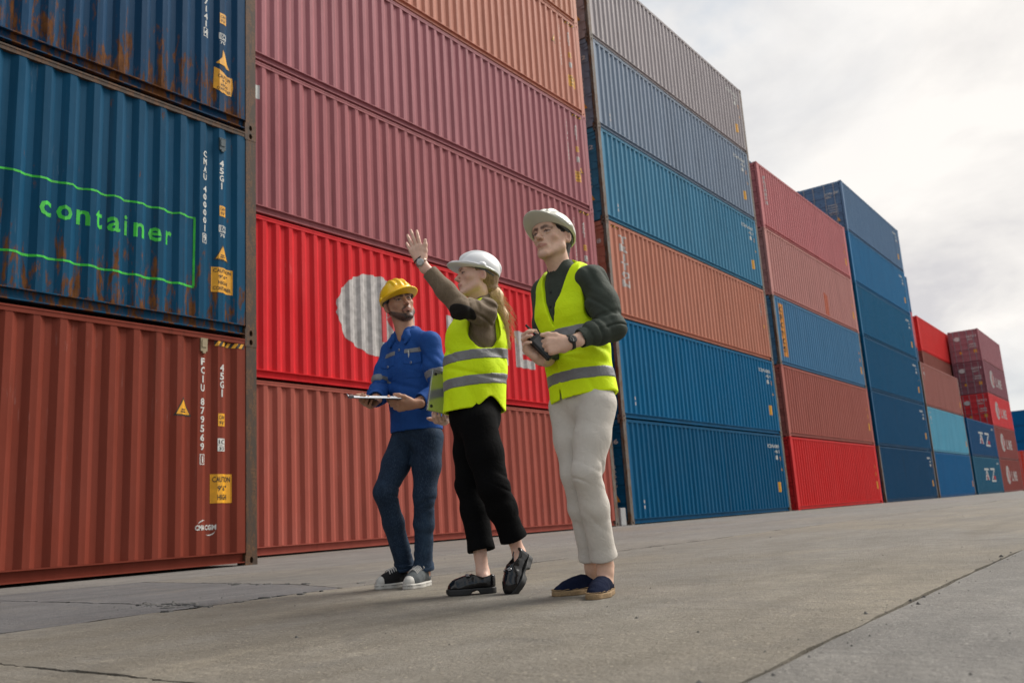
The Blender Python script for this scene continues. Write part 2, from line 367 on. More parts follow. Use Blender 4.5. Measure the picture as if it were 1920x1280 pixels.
def bottom_rail_mesh():
    mb = MB()
    mb.box(0.18, CL-0.18, -0.001, 0.075, 0.150, 0.164)                    # lip below the corrugated sheet
    mb.box(0.18, CL-0.18, 0.055, 0.061, 0.046, 0.151)                     # recessed web
    mb.box(0.18, CL-0.18, 0.004, 0.075, 0.034, 0.047); return mb.mesh('bottom_rail')
def post_mesh():
    mb = MB(); mb.box(0.003, 0.163, 0.003, 0.10, 0.119, CH-0.119); return mb.mesh('corner_post')
def door_mesh():
    """one leaf, local y 0..1.09, z 0..2.4, outward -x, five pressed bays"""
    mb = MB(); w, h = 1.085, CH-0.33
    mb.box(0.030, 0.060, 0, w, 0, h)
    bays = 5; bh = h/bays
    for i in range(bays):
        z0 = i*bh
        mb.box(0.004, 0.031, 0, w, z0, z0+0.17*bh)
        mb.box(0.004, 0.031, 0, w, z0+bh*0.83, z0+bh)
        mb.add([(0.004, 0.0, z0+.17*bh), (0.004, w, z0+.17*bh), (0.0305, w, z0+.26*bh), (0.0305, 0, z0+.26*bh)], [(0, 1, 2, 3)])
        mb.add([(0.004, 0.0, z0+.83*bh), (0.004, w, z0+.83*bh), (0.0305, w, z0+.74*bh), (0.0305, 0, z0+.74*bh)], [(3, 2, 1, 0)])
    for z in (0.12, 0.8, 1.6, 2.3): mb.box(-0.012, 0.006, -0.05, 0.09, z, z+0.06)
    return mb.mesh('door')
def bar_mesh():
    mb = MB(); mb.tube([(-0.022, 0, -0.10), (-0.022, 0, CH-0.26)], 0.021, 8)
    for z in (-0.08, 0.45, 1.2, 1.95, CH-0.33): mb.box(-0.046, 0.003, -0.04, 0.04, z, z+0.06)
    mb.tube([(-0.05, 0.0, 0.95), (-0.05, 0.38, 0.93)], 0.013, 6); return mb.mesh('locking_bar')
def end_frame_meshes():
    a = MB(); a.box(0.01, 0.12, 0.163, CW-0.163, CH-0.15, CH-0.02); b = MB(); b.box(0.01, 0.12, 0.163, CW-0.163, 0.03, 0.165); return a.mesh('door_header'), b.mesh('door_sill')
def shell_meshes():
    r = MB(); r.box(0.12, CL-0.12, 0.064, CW-0.064, CH-0.055, CH-0.035); fl = MB(); fl.box(0.1, CL-0.1, 0.076, CW-0.076, 0.12, 0.16)
    bk = MB(); bk.box(0.18, CL-0.18, CW-0.06, CW-0.012, 0.05, CH-0.03); en = MB(); en.box(CL-0.07, CL-0.012, 0.11, CW-0.11, 0.05, CH-0.03)
    return r.mesh('roof'), fl.mesh('floor'), bk.mesh('back_panel'), en.mesh('end_panel')
S_SIDE, S_TOP, S_BOT, S_POST, S_DOOR, S_BAR, S_FRM = side_mesh(), top_rail_mesh(), bottom_rail_mesh(), post_mesh(), door_mesh(), bar_mesh(), end_frame_meshes()
S_ROOF, S_FLOOR, S_BACK, S_END = shell_meshes()
S_CAST = {(sx, fr): casting_mesh(sx, fr) for sx in (1, -1) for fr in (1, -1)}

# ---- decals that hug the corrugation
def conform(bm, mode):
    if mode == 'side':
        x0 = min((v.co.x for v in bm.verts), default=0); x1 = max((v.co.x for v in bm.verts), default=0)
        for bx in BX:
            if x0 < bx < x1:
                bmesh.ops.bisect_plane(bm, geom=bm.verts[:]+bm.edges[:]+bm.faces[:], dist=1e-6, plane_co=(bx, 0, 0), plane_no=(1, 0, 0))
def decal(parent, name, polys, mat, lift=0.0025, mode='side'):
    """polys: lists of (x,z) outlines on the long side (mode side) or (y,z) on the door end (mode end)"""
    bm = bmesh.new()
    for p in polys:
        try: bm.faces.new([bm.verts.new((a, 0, b)) for a, b in p])
        except ValueError: pass
    return finish_decal(parent, name, bm, mat, lift, mode)
def finish_decal(parent, name, bm, mat, lift, mode):
    if mode == 'side':
        conform(bm, mode)
        for v in bm.verts: v.co.y = prof_y(v.co.x) - lift
    else:
        for v in bm.verts: v.co = (-lift, v.co.x, v.co.z)
    bmesh.ops.recalc_face_normals(bm, faces=bm.faces)
    me = bpy.data.meshes.new(name); bm.to_mesh(me); bm.free()
    return link(name, me, mat, parent)
_tc = {}
def glyphs(txt, bold=0.0):
    """triangles of a string set in the built-in face, cap height about 0.73 at size 1"""
    if (txt, bold) not in _tc:
        c = bpy.data.curves.new('t', 'FONT'); c.body = txt; c.size = 1.0; c.offset = bold; c.resolution_u = 2
        o = bpy.data.objects.new('t', c); COL.objects.link(o)
        dg = bpy.context.evaluated_depsgraph_get(); me = bpy.data.meshes.new_from_object(o.evaluated_get(dg))
        V = np.array([v.co[:2] for v in me.vertices]) if len(me.vertices) else np.zeros((0, 2)); F = [tuple(p.vertices) for p in me.polygons]
        bpy.data.objects.remove(o); bpy.data.curves.remove(c); bpy.data.meshes.remove(me)
        _tc[(txt, bold)] = (V, F)
    return _tc[(txt, bold)]
def text(parent, name, rows, mat, bold=0.015, lift=0.0025, mode='side', flipy=False):
    """rows: (string, x, z_base, width, height) boxes; each string is fitted to its box"""
    bm = bmesh.new()
    for s, x, z, w, h in rows:
        V, F = glyphs(s, bold)
        if not len(V): continue
        lo, hi = V.min(0), V.max(0); sc = (hi-lo); sc[sc == 0] = 1
        P = (V-lo)/sc*np.array([w, h]) + np.array([x, z])
        if mode == 'end': P[:, 0] = 2*x + w - P[:, 0]
        vs_ = [bm.verts.new((a, 0, b)) for a, b in P]
        for f in F:
            try: bm.faces.new([vs_[i] for i in f])
            except ValueError: pass
    return finish_decal(parent, name, bm, mat, lift, mode)
def column(s, x, ztop, w, h, step):
    """letters stacked one under the other"""
    rows = []; z = ztop
    for ch in s:
        if ch != ' ':
            ww = w*0.30 if ch in '1I' else w
            rows.append((ch, x-ww/2, z-h, ww, h))
        z -= step if ch != ' ' else step*0.55
    return rows
def rect(x, z, w, h): return [(x, z), (x+w, z), (x+w, z+h), (x, z+h)]
def frame(x, z, w, h, t): return [rect(x, z, w, t), rect(x, z+h-t, w, t), rect(x, z+t, t, h-2*t), rect(x+w-t, z+t, t, h-2*t)]

n_obj = 0
def container(X, Y, level, mat, post, rust_post, label, door=True, X_end=True):
    root = empty('shipping_container', (X, Y, level*CH)); tag(root, label, 'container', 'stacked shipping containers')
    P = root
    link('side_panel', S_SIDE, mat, P); link('top_rail', S_TOP, mat if not rust_post else post, P); link('bottom_rail', S_BOT, mat, P)
    link('roof', S_ROOF, mat, P); link('floor', S_FLOOR, mat, P); link('back_panel', S_BACK, mat, P); link('end_panel', S_END, mat, P)
    pm = post
    for sx in (1, -1):
        for fr in (1, -1):
            p = link('corner_post', S_POST, pm, P); p.scale = (sx, fr, 1); p.location = (0 if sx == 1 else CL, 0 if fr == 1 else CW, 0)
            for z in (0, CH-0.118):
                c = link('corner_casting', S_CAST[(sx, fr)], pm, P); c.location = (0 if sx == 1 else CL, 0 if fr == 1 else CW, z)
    if door:
        link('door_header', S_FRM[0], mat, P); link('door_sill', S_FRM[1], mat, P)
        for k in range(2):
            d = link('door', S_DOOR, mat, P); d.location = (0.02, 0.13+0.004 + k*1.09, 0.165)
            for y in (0.30, 0.80):
                b = link('locking_bar', S_BAR, M['rod'] if 'light' not in label else mat, d); b.location = (0, y, 0)
    return root

def cpaint(name, rgb, **kw): return paint(name, s2l(*rgb), **kw)
GREYPOST = (0.10, 0.10, 0.09)
RUST = {'heavy': rusty('heavily rusted steel', (0.045, 0.026, 0.015), 0.45), 'mid': rusty('rust worn steel', (0.11, 0.095, 0.08), 0.42)}
def tri(x, z, w, h): return [(x-w/2, z), (x+w/2, z), (x, z+h)]
def caution(P, x, z, w, h, lines):
    d = decal(P, 'caution_placard', [rect(x, z, w, h)], M['yellow'], 0.003)
    k = len(lines); rows = []
    for i, s in enumerate(lines):
        lw = min(w*0.86, w*0.125*len(s)); rows.append((s, x+(w-lw)/2, z+h*(1-(i+1)/(k+0.25))+h*0.03, lw, h/(k+0.25)*0.62))
    text(P, 'placard_lettering', rows, M['black'], 0.012, 0.006)
def warn(P, x, z, w, h):
    decal(P, 'warning_triangle', [tri(x, z, w, h)], M['black'], 0.003)
    decal(P, 'warning_triangle', [tri(x, z+h*0.08, w*0.80, h*0.80)], M['yellow'], 0.006)
    decal(P, 'warning_bars', [rect(x-w*.13, z+h*0.30, w*.26, h*.06), rect(x-w*.17, z+h*0.18, w*.34, h*.06)], M['black'], 0.009)
def cah(P, x, z, w=0.11, h=0.155):
    decal(P, 'height_sticker', [rect(x, z, w, h)], M['yellow'], 0.003)
    text(P, 'sticker_lettering', [("CAH", x+w*.12, z+h*.55, w*.76, h*.3), ("9'6\"", x+w*.15, z+h*.12, w*.7, h*.3)], M['black'], 0.01, 0.006)
def icbox(P, x, z, num, boxed=True, w=0.115, h=0.155):
    if boxed:
        decal(P, 'code_sticker', [rect(x, z+h*.46, w, h*.54), rect(x, z, w, h*.42)], M['white'], 0.003)
        text(P, 'sticker_lettering', [('I', x+w*.14, z+h*.55, w*.1, h*.36), ('C', x+w*.42, z+h*.55, w*.45, h*.36), (num, x+w*.15, z+h*.08, w*.7, h*.26)], M['black'], 0.012, 0.006)
    else:
        decal(P, 'code_sticker', frame(x, z+h*.42, w, h*.58, .011), M['white'], 0.003)
        text(P, 'sticker_lettering', [('I', x+w*.18, z+h*.52, w*.1, h*.36), ('C', x+w*.42, z+h*.52, w*.4, h*.36), (num, x+w*.15, z, w*.7, h*.3)], M['white'], 0.012, 0.003)
def stripes(P, x, z, w, h):
    decal(P, 'hazard_stripe', [rect(x, z, w, h)], M['black'], 0.003)
    n = 5; s = w/n
    decal(P, 'hazard_stripe', [[(x+i*s, z), (x+i*s+s*.5, z), (min(x+i*s+s*.95, x+w), z+h), (x+i*s+s*.45, z+h)] for i in range(n)], M['yellow'], 0.006)
def pocket(P, x, z, mat):
    mb = MB(); mb.box(x-.045, x+.045, -0.012, prof_y(x)+0.004, z-.08, z+.07); mb.box(x-.03, x+.03, -0.020, -0.0121, z-.03, z+.06); mb.box(x-.05, x+.05, -0.014, prof_y(x)+.004, z+.0705, z+.082)
    mb.box(x-.02, x+.02, -.016, prof_y(x)+.004, z-.105, z-.0805)
    mb.build('document_holder', mat, P)
def door_marks(P, num, mat=None):
    mat = mat or M['white']
    text(P, 'door_number', [(num, 0.20, 2.16, 0.72, 0.13)], mat, 0.02, 0.004, 'end'); text(P, 'door_size_code', [('45G1', 0.62, 1.98, 0.30, 0.11)], mat, 0.02, 0.004, 'end')
    for i, (s, w) in enumerate([('30480KG', .5), ('67200LB', .5), ('3900KG', .45), ('26580KG', .5), ('76.3CU', .46)]): text(P, 'weight_lettering', [(s, 0.34, 1.52-i*0.13, w, 0.07)], mat, 0.01, 0.004, 'end')
    decal(P, 'warning_triangle', [tri(0.40, 0.62, 0.24, 0.22)], M['yellow'], 0.004, 'end')
    decal(P, 'door_plate', [rect(0.36, 0.26, 0.2, 0.08)], M['white'], 0.004, 'end')
def klogo(P, k=1.0):
    r = random.Random(5); cx, cz = 3.72, 1.47
    pts = []
    for i in range(64):
        a = 2*math.pi*i/64; e = 1+r.uniform(-.025, .025); pts.append((cx+math.cos(a)*1.02*e, cz+math.sin(a)*0.80*e))
    decal(P, 'roundel', [pts], M['offwhite'], 0.003)
    decal(P, 'roundel_letter', [rect(cx+0.10, cz-.5, .17, 1.0), [(cx+.30, cz+.0), (cx+.75, cz+.5), (cx+.52, cz+.5), (cx+.28, cz+.16)], [(cx+.28, cz-.02), (cx+.50, cz+.16), (cx+.80, cz-.5), (cx+.56, cz-.5)]], M['redprint'], 0.006)
    text(P, 'logo_lettering', [('L', 5.75, .93, .62, .86), ('I', 6.62, .93, .18, .86), ('N', 7.10, .93, .78, .86), ('E', 8.18, .93, .70, .86)], M['offwhite'], 0.05, 0.003)
def side_codes(P, code, size='45G1', far=False, col=None):
    col = col or M['white']
    text(P, 'serial_number', [(code, 10.55, 2.33, 1.28, .125), (size, 11.28, 2.14, .36, .11)], col, 0.03, 0.003)
    decal(P, 'code_sticker', [rect(11.30, 1.90, .13, .15)], col, 0.003)
    decal(P, 'height_sticker', [rect(11.66, 1.86, .12, .17)], M['orange'], 0.003)
    decal(P, 'warning_triangle', [tri(11.76, 1.50, .2, .22)], M['yellow'], 0.003)
    decal(P, 'caution_placard', [rect(11.22, .72, .26, .36)], M['yellow'], 0.003)

# ---- stack 1, nearest, at the left edge
S1X, S1Y = -20.56, -2.45
p11 = cpaint('oxide brown paint', (118, 54, 41), rust=0.12, fade=0.25, streak=0.35)
p12 = cpaint('worn sea blue paint', (10, 68, 98), rust=0.25, low_rust=0.13, fade=0.4, streak=0.7)
p13 = cpaint('worn dark blue paint', (10, 56, 88), rust=0.30, low_rust=0.13, fade=0.35, streak=0.7)
c = container(S1X, S1Y, 0, p11, RUST['heavy'], False, 'brown container with a stacked white serial number, bottom of the leftmost stack')
text(c, 'serial_number', column('FCIU 879569', 11.41, 2.50, .062, .088, .108), M['white'], 0.028)
decal(c, 'check_digit_box', frame(11.375, 1.21, .075, .125, .009), M['white']); text(c, 'serial_number', [('1', 11.403, 1.232, .018, .08)], M['white'], 0.02)
text(c, 'size_code', column('45G1', 11.68, 2.45, .062, .092, .105), M['white'], 0.028)
warn(c, 11.155, 1.78, .25, .225); cah(c, 11.625, 1.68); icbox(c, 11.62, 1.375, '33')
caution(c, 11.545, .755, .30, .345, ['CAUTION', "9'6\"", 'HIGH'])
text(c, 'shipper_logo', [('CMA', 11.325, .445, .135, .062), ('CGM', 11.475, .445, .135, .062)], M['white'], 0.045)
def arc(cx, cz, rx, rz, a0, a1, t):
    n = 10; o = [(cx+rx*math.cos(math.radians(a0+(a1-a0)*i/n)), cz+rz*math.sin(math.radians(a0+(a1-a0)*i/n))) for i in range(n+1)]
    return o + [(x*1.0, z-t*math.sin(math.pi*i/n)) for i, (x, z) in reversed(list(enumerate(o)))][1:-1]
decal(c, 'shipper_logo', [arc(11.44, .50, .085, .065, 165, 70, .014), arc(11.52, .45, .085, .06, 250, 345, .014)], M['white'])
stripes(c, 11.58, 2.675, .42, .06)
pocket(c, 11.41, 2.66, simple('document holder grey', s2l(150, 135, 105), .6))
c = container(S1X, S1Y, 1, p12, RUST['heavy'], True, 'rusty blue container with green painted word container, second in the leftmost stack')
text(c, 'serial_number', column('CMAU 400001', 11.42, 2.36, .062, .085, .104), M['white'], 0.028)
decal(c, 'check_digit_box', frame(11.385, 1.13, .075, .125, .009), M['white']); text(c, 'serial_number', [('9', 11.397, 1.15, .05, .085)], M['white'], 0.02)
text(c, 'size_code', column('45G1', 11.66, 2.30, .062, .088, .102), M['white'], 0.028)
cah(c, 11.63, 1.54, .1, .14); icbox(c, 11.62, 1.26, '70', False); warn(c, 11.68, .95, .23, .21)
caution(c, 11.54, .53, .31, .325, ['CAUTION', "9'6\"", 'HIGH', 'CONTAINER'])
def wavy(x0, x1, z, t, seed):
    r = random.Random(seed); n = 40; up_ = []; lo = []
    for i in range(n+1):
        x = x0+(x1-x0)*i/n; j = r.uniform(-.006, .006); up_.append((x, z+t/2+j)); lo.append((x, z-t/2+j+r.uniform(-.004, .004)))
    return lo + up_[::-1]
decal(c, 'painted_outline', [wavy(8.2, 11.30, 1.43, .024, 1), wavy(8.2, 11.29, .545, .026, 2), [(11.275, .55), (11.297, .55), (11.303, 1.425), (11.28, 1.425)]], M['green'])
text(c, 'painted_word', [(ch, x, 1.005, w, hh) for ch, x, w, hh in (('c', 9.40, .145, .175), ('o', 9.60, .155, .175), ('n', 9.82, .135, .175), ('t', 10.02, .095, .225), ('a', 10.17, .140, .175), ('i', 10.38, .034, .245), ('n', 10.48, .135, .175), ('e', 10.68, .148, .175), ('r', 10.90, .085, .175))], M['green'], 0.02)
pocket(c, 11.66, 2.52, simple('document holder blue', s2l(40, 62, 70), .6))
c = container(S1X, S1Y, 2, p13, RUST['heavy'], True, 'rust streaked dark blue container, third up in the leftmost stack')
text(c, 'serial_number', column('7141', 11.41, 1.68, .062, .088, .108), M['white'], 0.028)
decal(c, 'check_digit_box', frame(11.375, 1.125, .075, .125, .009), M['white']); text(c, 'serial_number', [('4', 11.385, 1.145, .054, .085)], M['white'], 0.02)
cah(c, 11.62, 1.42, .11, .15); icbox(c, 11.61, 1.12, '70', False)
decal(c, 'warning_triangle', [[(11.58, .83), (11.80, .80), (11.67, 1.04), (11.66, .93)]], M['yellow'], .004)
decal(c, 'caution_placard', [[(11.55, .47), (11.66, .42), (11.83, .44), (11.85, .56), (11.84, .70), (11.70, .70), (11.56, .77)]], M['yellow'], .004)
text(c, 'placard_lettering', [('CAUTION', 11.60, .625, .21, .05), ("9'6\"", 11.66, .57, .1, .04), ('HIGH', 11.64, .51, .13, .045), ('CONTAINER', 11.59, .455, .23, .04)], M['black'], .01, .007)

# ---- stack 2, behind the three people
S2X = -7.416
s2 = [((156, 82, 70), 'brick brown container at the bottom of the stack behind the three people', .1),
      ((206, 40, 46), 'bright red container with white roundel logo behind the three people', .02),
      ((158, 96, 100), 'maroon container resting on the red logo container', .05),
      ((160, 102, 108), 'maroon container fourth up in the stack behind the people', .05),
      ((186, 124, 106), 'haze-tinted orange brown container fifth up in the stack behind the people', .08),  # upper levels paler and warmer: flare haze put into the colour
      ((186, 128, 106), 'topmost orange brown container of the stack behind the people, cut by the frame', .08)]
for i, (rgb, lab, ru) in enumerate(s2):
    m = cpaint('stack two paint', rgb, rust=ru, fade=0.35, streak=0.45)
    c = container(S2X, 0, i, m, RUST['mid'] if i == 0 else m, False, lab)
    if i == 1: klogo(c)
    if i == 2: decal(c, 'small_sticker', [rect(.93, 2.12, .09, .26)], M['white'], .003)
    if i >= 2:
        text(c, 'serial_number', column('CAIU 765432', 11.20, 2.46, .075, .10, .115), M['white'], .028)
        text(c, 'size_code', column('45G1', 11.62, 2.42, .07, .10, .115), M['white'], .028)
        cah(c, 11.58, 1.62, .12, .16); icbox(c, 11.58, 1.32, '33')
        if i == 3: warn(c, 11.78, 1.05, .22, .2); caution(c, 11.40, .74, .34, .3, ['CAUTION', "9'6\"", 'HIGH'])
        else: warn(c, 10.85, 1.78, .24, .24); caution(c, 11.50, .74, .34, .34, ['CAUTION', "9'6\"", 'HIGH'])
        stripes(c, 11.40, 2.68, .55, .05)
    if i == 0:
        cah(c, 11.42, 1.66, .12, .16); icbox(c, 11.44, 1.30, '70'); warn(c, 11.55, .95, .24, .2)

# ---- stack 3, six high, beside the man in pale trousers
S3X = 5.425
s3 = [((0, 80, 118), 'deep blue container at the bottom of the six-high stack right of the radio man', .02),
      ((4, 94, 136), 'blue container second up in the six-high stack right of the radio man', .10),
      ((182, 120, 100), 'salmon brown container with vertical white lettering, third up beside the radio man', .10),
      ((66, 124, 154), 'haze-tinted blue container resting on the salmon brown one', .12),
      ((122, 136, 154), 'grey blue container second from the top of the tallest middle stack', .16),  # blues up here lightened and greyed, haze mixed into the paint colour
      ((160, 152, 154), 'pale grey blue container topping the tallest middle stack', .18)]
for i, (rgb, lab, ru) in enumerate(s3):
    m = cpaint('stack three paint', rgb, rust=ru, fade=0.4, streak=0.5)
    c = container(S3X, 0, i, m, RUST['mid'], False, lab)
    door_marks(c, '018 6' if i < 2 else ('580 8' if i == 2 else '188 2'))
    if i == 2:
        text(c, 'maker_lettering', column('TRITON', .95, 2.52, .44, .225, .265), M['offwhite'], .05)
        text(c, 'serial_number', column('TCNU', 11.55, 2.2, .08, .1, .12), M['offwhite'], .02); decal(c, 'height_sticker', [rect(11.62, 1.25, .1, .13)], M['yellow'])
        stripes(c, .25, 2.68, .5, .05)
    else:
        side_codes(c, 'ECMU 018 6')
        decal(c, 'small_sticker', [rect(.80, .55, .07, .09), rect(.80, .40, .07, .09)], M['offwhite'])

# ---- stack 4, five high, red base
S4X = 18.412
s4 = [((198, 42, 42), 'bright red container at the foot of the fourth stack', .02), ((160, 92, 82), 'brown container resting on the bright red bottom one', .06),
      ((70, 118, 154), 'blue container with a vertical orange label at its left end', .12), ((182, 128, 122), 'pale pink brown container with an orange primer patch', .10),
      ((186, 114, 116), 'rose red container topping the fourth stack, vertical white lettering', .06)]  # flare haze put into this paler top red
for i, (rgb, lab, ru) in enumerate(s4):
    m = cpaint('stack four paint', rgb, rust=ru, fade=0.35, streak=0.35)
    c = container(S4X, 0, i, m, m if i != 2 else RUST['mid'], False, lab)
    decal(c, 'caution_placard', [rect(11.60, .70, .26, .36)], M['yellow'], .003); decal(c, 'height_sticker', [rect(11.62, 1.30, .13, .2), rect(11.62, 1.70, .1, .12)], M['orange'], .003)
    if i == 2:
        decal(c, 'label_strip', [rect(.55, .38, .52, 2.2)], M['orange'], .003); text(c, 'label_lettering', column('CRONOS', .81, 2.45, .26, .24, .33), M['black'], .02, .006)
    if i == 4: text(c, 'maker_lettering', column('FLORENS', .80, 2.40, .24, .15, .185), M['offwhite'], .045)
    if i == 3: decal(c, 'primer_patch', [[(7.05, .25), (7.5, .22), (7.55, 1.15), (7.30, 1.32), (7.10, 1.28)]], M['redpatch'], .003)

# ---- stack 5, six high, all blue
S5X = 31.269
ordn = ['bottom', 'second', 'third', 'fourth', 'fifth', 'sixth']
for i in range(6):
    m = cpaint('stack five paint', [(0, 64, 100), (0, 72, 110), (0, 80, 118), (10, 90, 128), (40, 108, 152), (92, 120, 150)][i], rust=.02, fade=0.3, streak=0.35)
    c = container(S5X, 0, i, m, m if i else RUST['mid'], False, ('navy blue container, %s up in the tall all-blue stack' % ordn[i]) if 0 < i < 5 else
                  ('navy blue container at the bottom of the tall all-blue stack' if i == 0 else 'slate blue container topping the all-blue stack, its door end showing'))
    side_codes(c, 'ECMU 4')
    door_marks(c, 'ECMU 1287')

# ---- stack 6 (three high), stack 7 (two high)
for i, (rgb, lab) in enumerate([((0, 90, 140), 'plain blue container under the pale turquoise one'), ((88, 158, 184), 'pale turquoise container with grime stains'),
                                ((156, 98, 90), 'brown container standing on the pale turquoise one')]):
    m = cpaint('stack six paint', rgb, rust=.1, fade=.5, streak=.5)
    c = container(43.966, 0, i, m, RUST['mid'], False, lab)
    if i: text(c, 'maker_lettering', column('TEX', .9, 2.5, .3, .2, .25), M['offwhite'], .04)
    decal(c, 'caution_placard', [rect(11.5, .6, .3, .4)], M['orange'], .003)
for i, (rgb, lab) in enumerate([((26, 88, 116), 'teal blue container with red and white logo on the ground'), ((0, 70, 114), 'navy container with red and white logo, upper of the two-high stack')]):
    m = cpaint('stack seven paint', rgb, rust=.05, fade=.4, streak=.5)
    c = container(57.2, 0, i, m, m, False, lab)
    x, z = 4.2, 1.05
    decal(c, 'shipper_logo', [rect(x, z+.75, 2.1, .16), [(x+.1, z), (x+.5, z), (x+1.15, z+.74), (x+.8, z+.74)], [(x+1.5, z), (x+1.9, z), (x+1.2, z+.74), (x+.9, z+.74)],
                              rect(x+2.8, z+.78, 2.0, .16), [(x+2.9, z), (x+3.3, z), (x+4.7, z+.76), (x+4.3, z+.76)], rect(x+2.9, z-.15, 2.0, .14)], M['white'], .003)
    decal(c, 'shipper_logo', [[(x+.75, z+.02), (x+1.35, z+.02), (x+1.05, z+.5)], rect(x+3.9, z+.02, .8, .3)], M['redprint'], .004)
    text(c, 'serial_number', [('APLU', 10.7, 2.3, .9, .18)], M['white'], .03)

# ---- stack 8, farthest of the row, door ends above the two-high stack
s8 = [((134, 66, 60), 'brown roundel logo container standing on the ground at the far right end'), ((138, 70, 66), 'brown roundel logo container, second up at the far right end'),
      ((206, 62, 66), 'red roundel logo container in the far right stack'), ((138, 88, 96), 'purple brown roundel logo container above the red one, far right'),
      ((160, 106, 112), 'plain dusty brown container topping the far right stack, doors showing')]
for i, (rgb, lab) in enumerate(s8):
    m = cpaint('stack eight paint', rgb, rust=.05, fade=.35, streak=.35)
    c = container(69.62, 0, i, m, m, False, lab)
    if i < 4: klogo(c)
    if i >= 2:
        for row in [('KKTU 7', .18, 2.12, .8, .18), ('45G1', .5, 1.9, .45, .14), ('30480', .3, 1.45, .55, .13), ('67200', .3, 1.25, .55, .13)]: text(c, 'door_lettering', [row], M['white'], .03, .004, 'end')
        decal(c, 'roundel', [[(1.75+math.cos(a/12*6.283)*.25, 2.1+math.sin(a/12*6.283)*.2) for a in range(12)]], M['white'], .004, 'end')
        decal(c, 'caution_placard', [rect(.32, .75, .24, .28), rect(1.5, .75, .2, .2)], M['yellow'], .004, 'end')

# ---- second row, seen over and between the front stacks
def back_row(X, cols, labs):
    for i, (rgb, lab) in enumerate(zip(cols, labs)):
        m = cpaint('second row paint', rgb, rust=.05, fade=.35, streak=.4)
        container(X, 2.6, i, m, m, False, lab)
back_row(18.9, [(70, 90, 110)]*5 + [(92, 112, 136)], ['slate container in the second row behind the red based stack, %s up' % o for o in ordn[:5]] + ['slate blue container whose corner shows above the rose red one'])
back_row(45.0, [(60, 80, 110)]*4 + [(196, 96, 100), (18, 88, 132)], ['blue container in the second row behind the turquoise one, %s up' % o for o in ordn[:4]] +
         ['pinkish red container in the gap beside the all-blue stack', 'blue container showing just right of the slate blue top one'])
back_row(58.75, [(60, 80, 110), (60, 80, 110), (120, 70, 60), (140, 82, 72), (214, 54, 52)], ['second row container behind the two-high stack, bottom', 'second row container behind the two-high stack, second up',
         'second row brown container behind the two-high stack, third up', 'dark brown container half hidden above the brown stack', 'plain red container highest in the second row, left of the door ends'])
# ---- far end of the yard
for i in range(5):
    m = cpaint('distant blue paint', (0, 82, 132), rust=.0, fade=.2, streak=.2)
    c = container(170, 14.5, i, m, m, False, 'distant blue container at the right picture edge, %s of its stack' % ('top' if i == 4 else ordn[i]))
    c.rotation_euler.z = -math.pi/2
for i in range(2):
    m = cpaint('distant red paint', (200, 62, 50), rust=.0, fade=.2, streak=.2)
    container(136, 4.3, i, m, m, False, 'distant orange red container at the right picture edge, %s of two' % ('lower', 'upper')[i])
# ---- concrete block in the gap beside the bottom blue container
mb = MB(); mb.box(-.14, .14, -.12, .12, 0.0, .46); 
blk = mb.mesh('concrete_block'); bm = bmesh.new(); bm.from_mesh(blk); bmesh.ops.bevel(bm, geom=bm.edges[:], offset=.012, segments=2, affect='EDGES'); bm.to_mesh(blk); bm.free()
o = link('concrete_block', blk, simple('pale cast concrete', (0.36, 0.36, 0.36), .85, scale=12)); o.location = (5.10, .16, .001)
tag(o, 'small pale concrete block standing in the gap between two stacks', 'block')
# ------------------------------------------------------------------ figures: distance fields turned into smooth skins
def V3(*a): return np.array(a, dtype=np.float32)
def unit(v): v = np.asarray(v, dtype=np.float64); return v/np.linalg.norm(v)
_NT = np.random.RandomState(11).rand(32, 32, 32).astype(np.float32)*2-1
def vnoise(p):
    i = np.floor(p).astype(np.int32); f = (p-i).astype(np.float32); f = f*f*(3-2*f); i &= 31; j = (i+1) & 31
    g = lambda a, b, c: _NT[a, b, c]
    x0, y0, z0 = i.T; x1, y1, z1 = j.T; fx, fy, fz = f.T
    a = g(x0, y0, z0)*(1-fx)+g(x1, y0, z0)*fx; b = g(x0, y1, z0)*(1-fx)+g(x1, y1, z0)*fx
    c = g(x0, y0, z1)*(1-fx)+g(x1, y0, z1)*fx; d = g(x0, y1, z1)*(1-fx)+g(x1, y1, z1)*fx
    return (a*(1-fy)+b*fy)*(1-fz) + (c*(1-fy)+d*fy)*fz
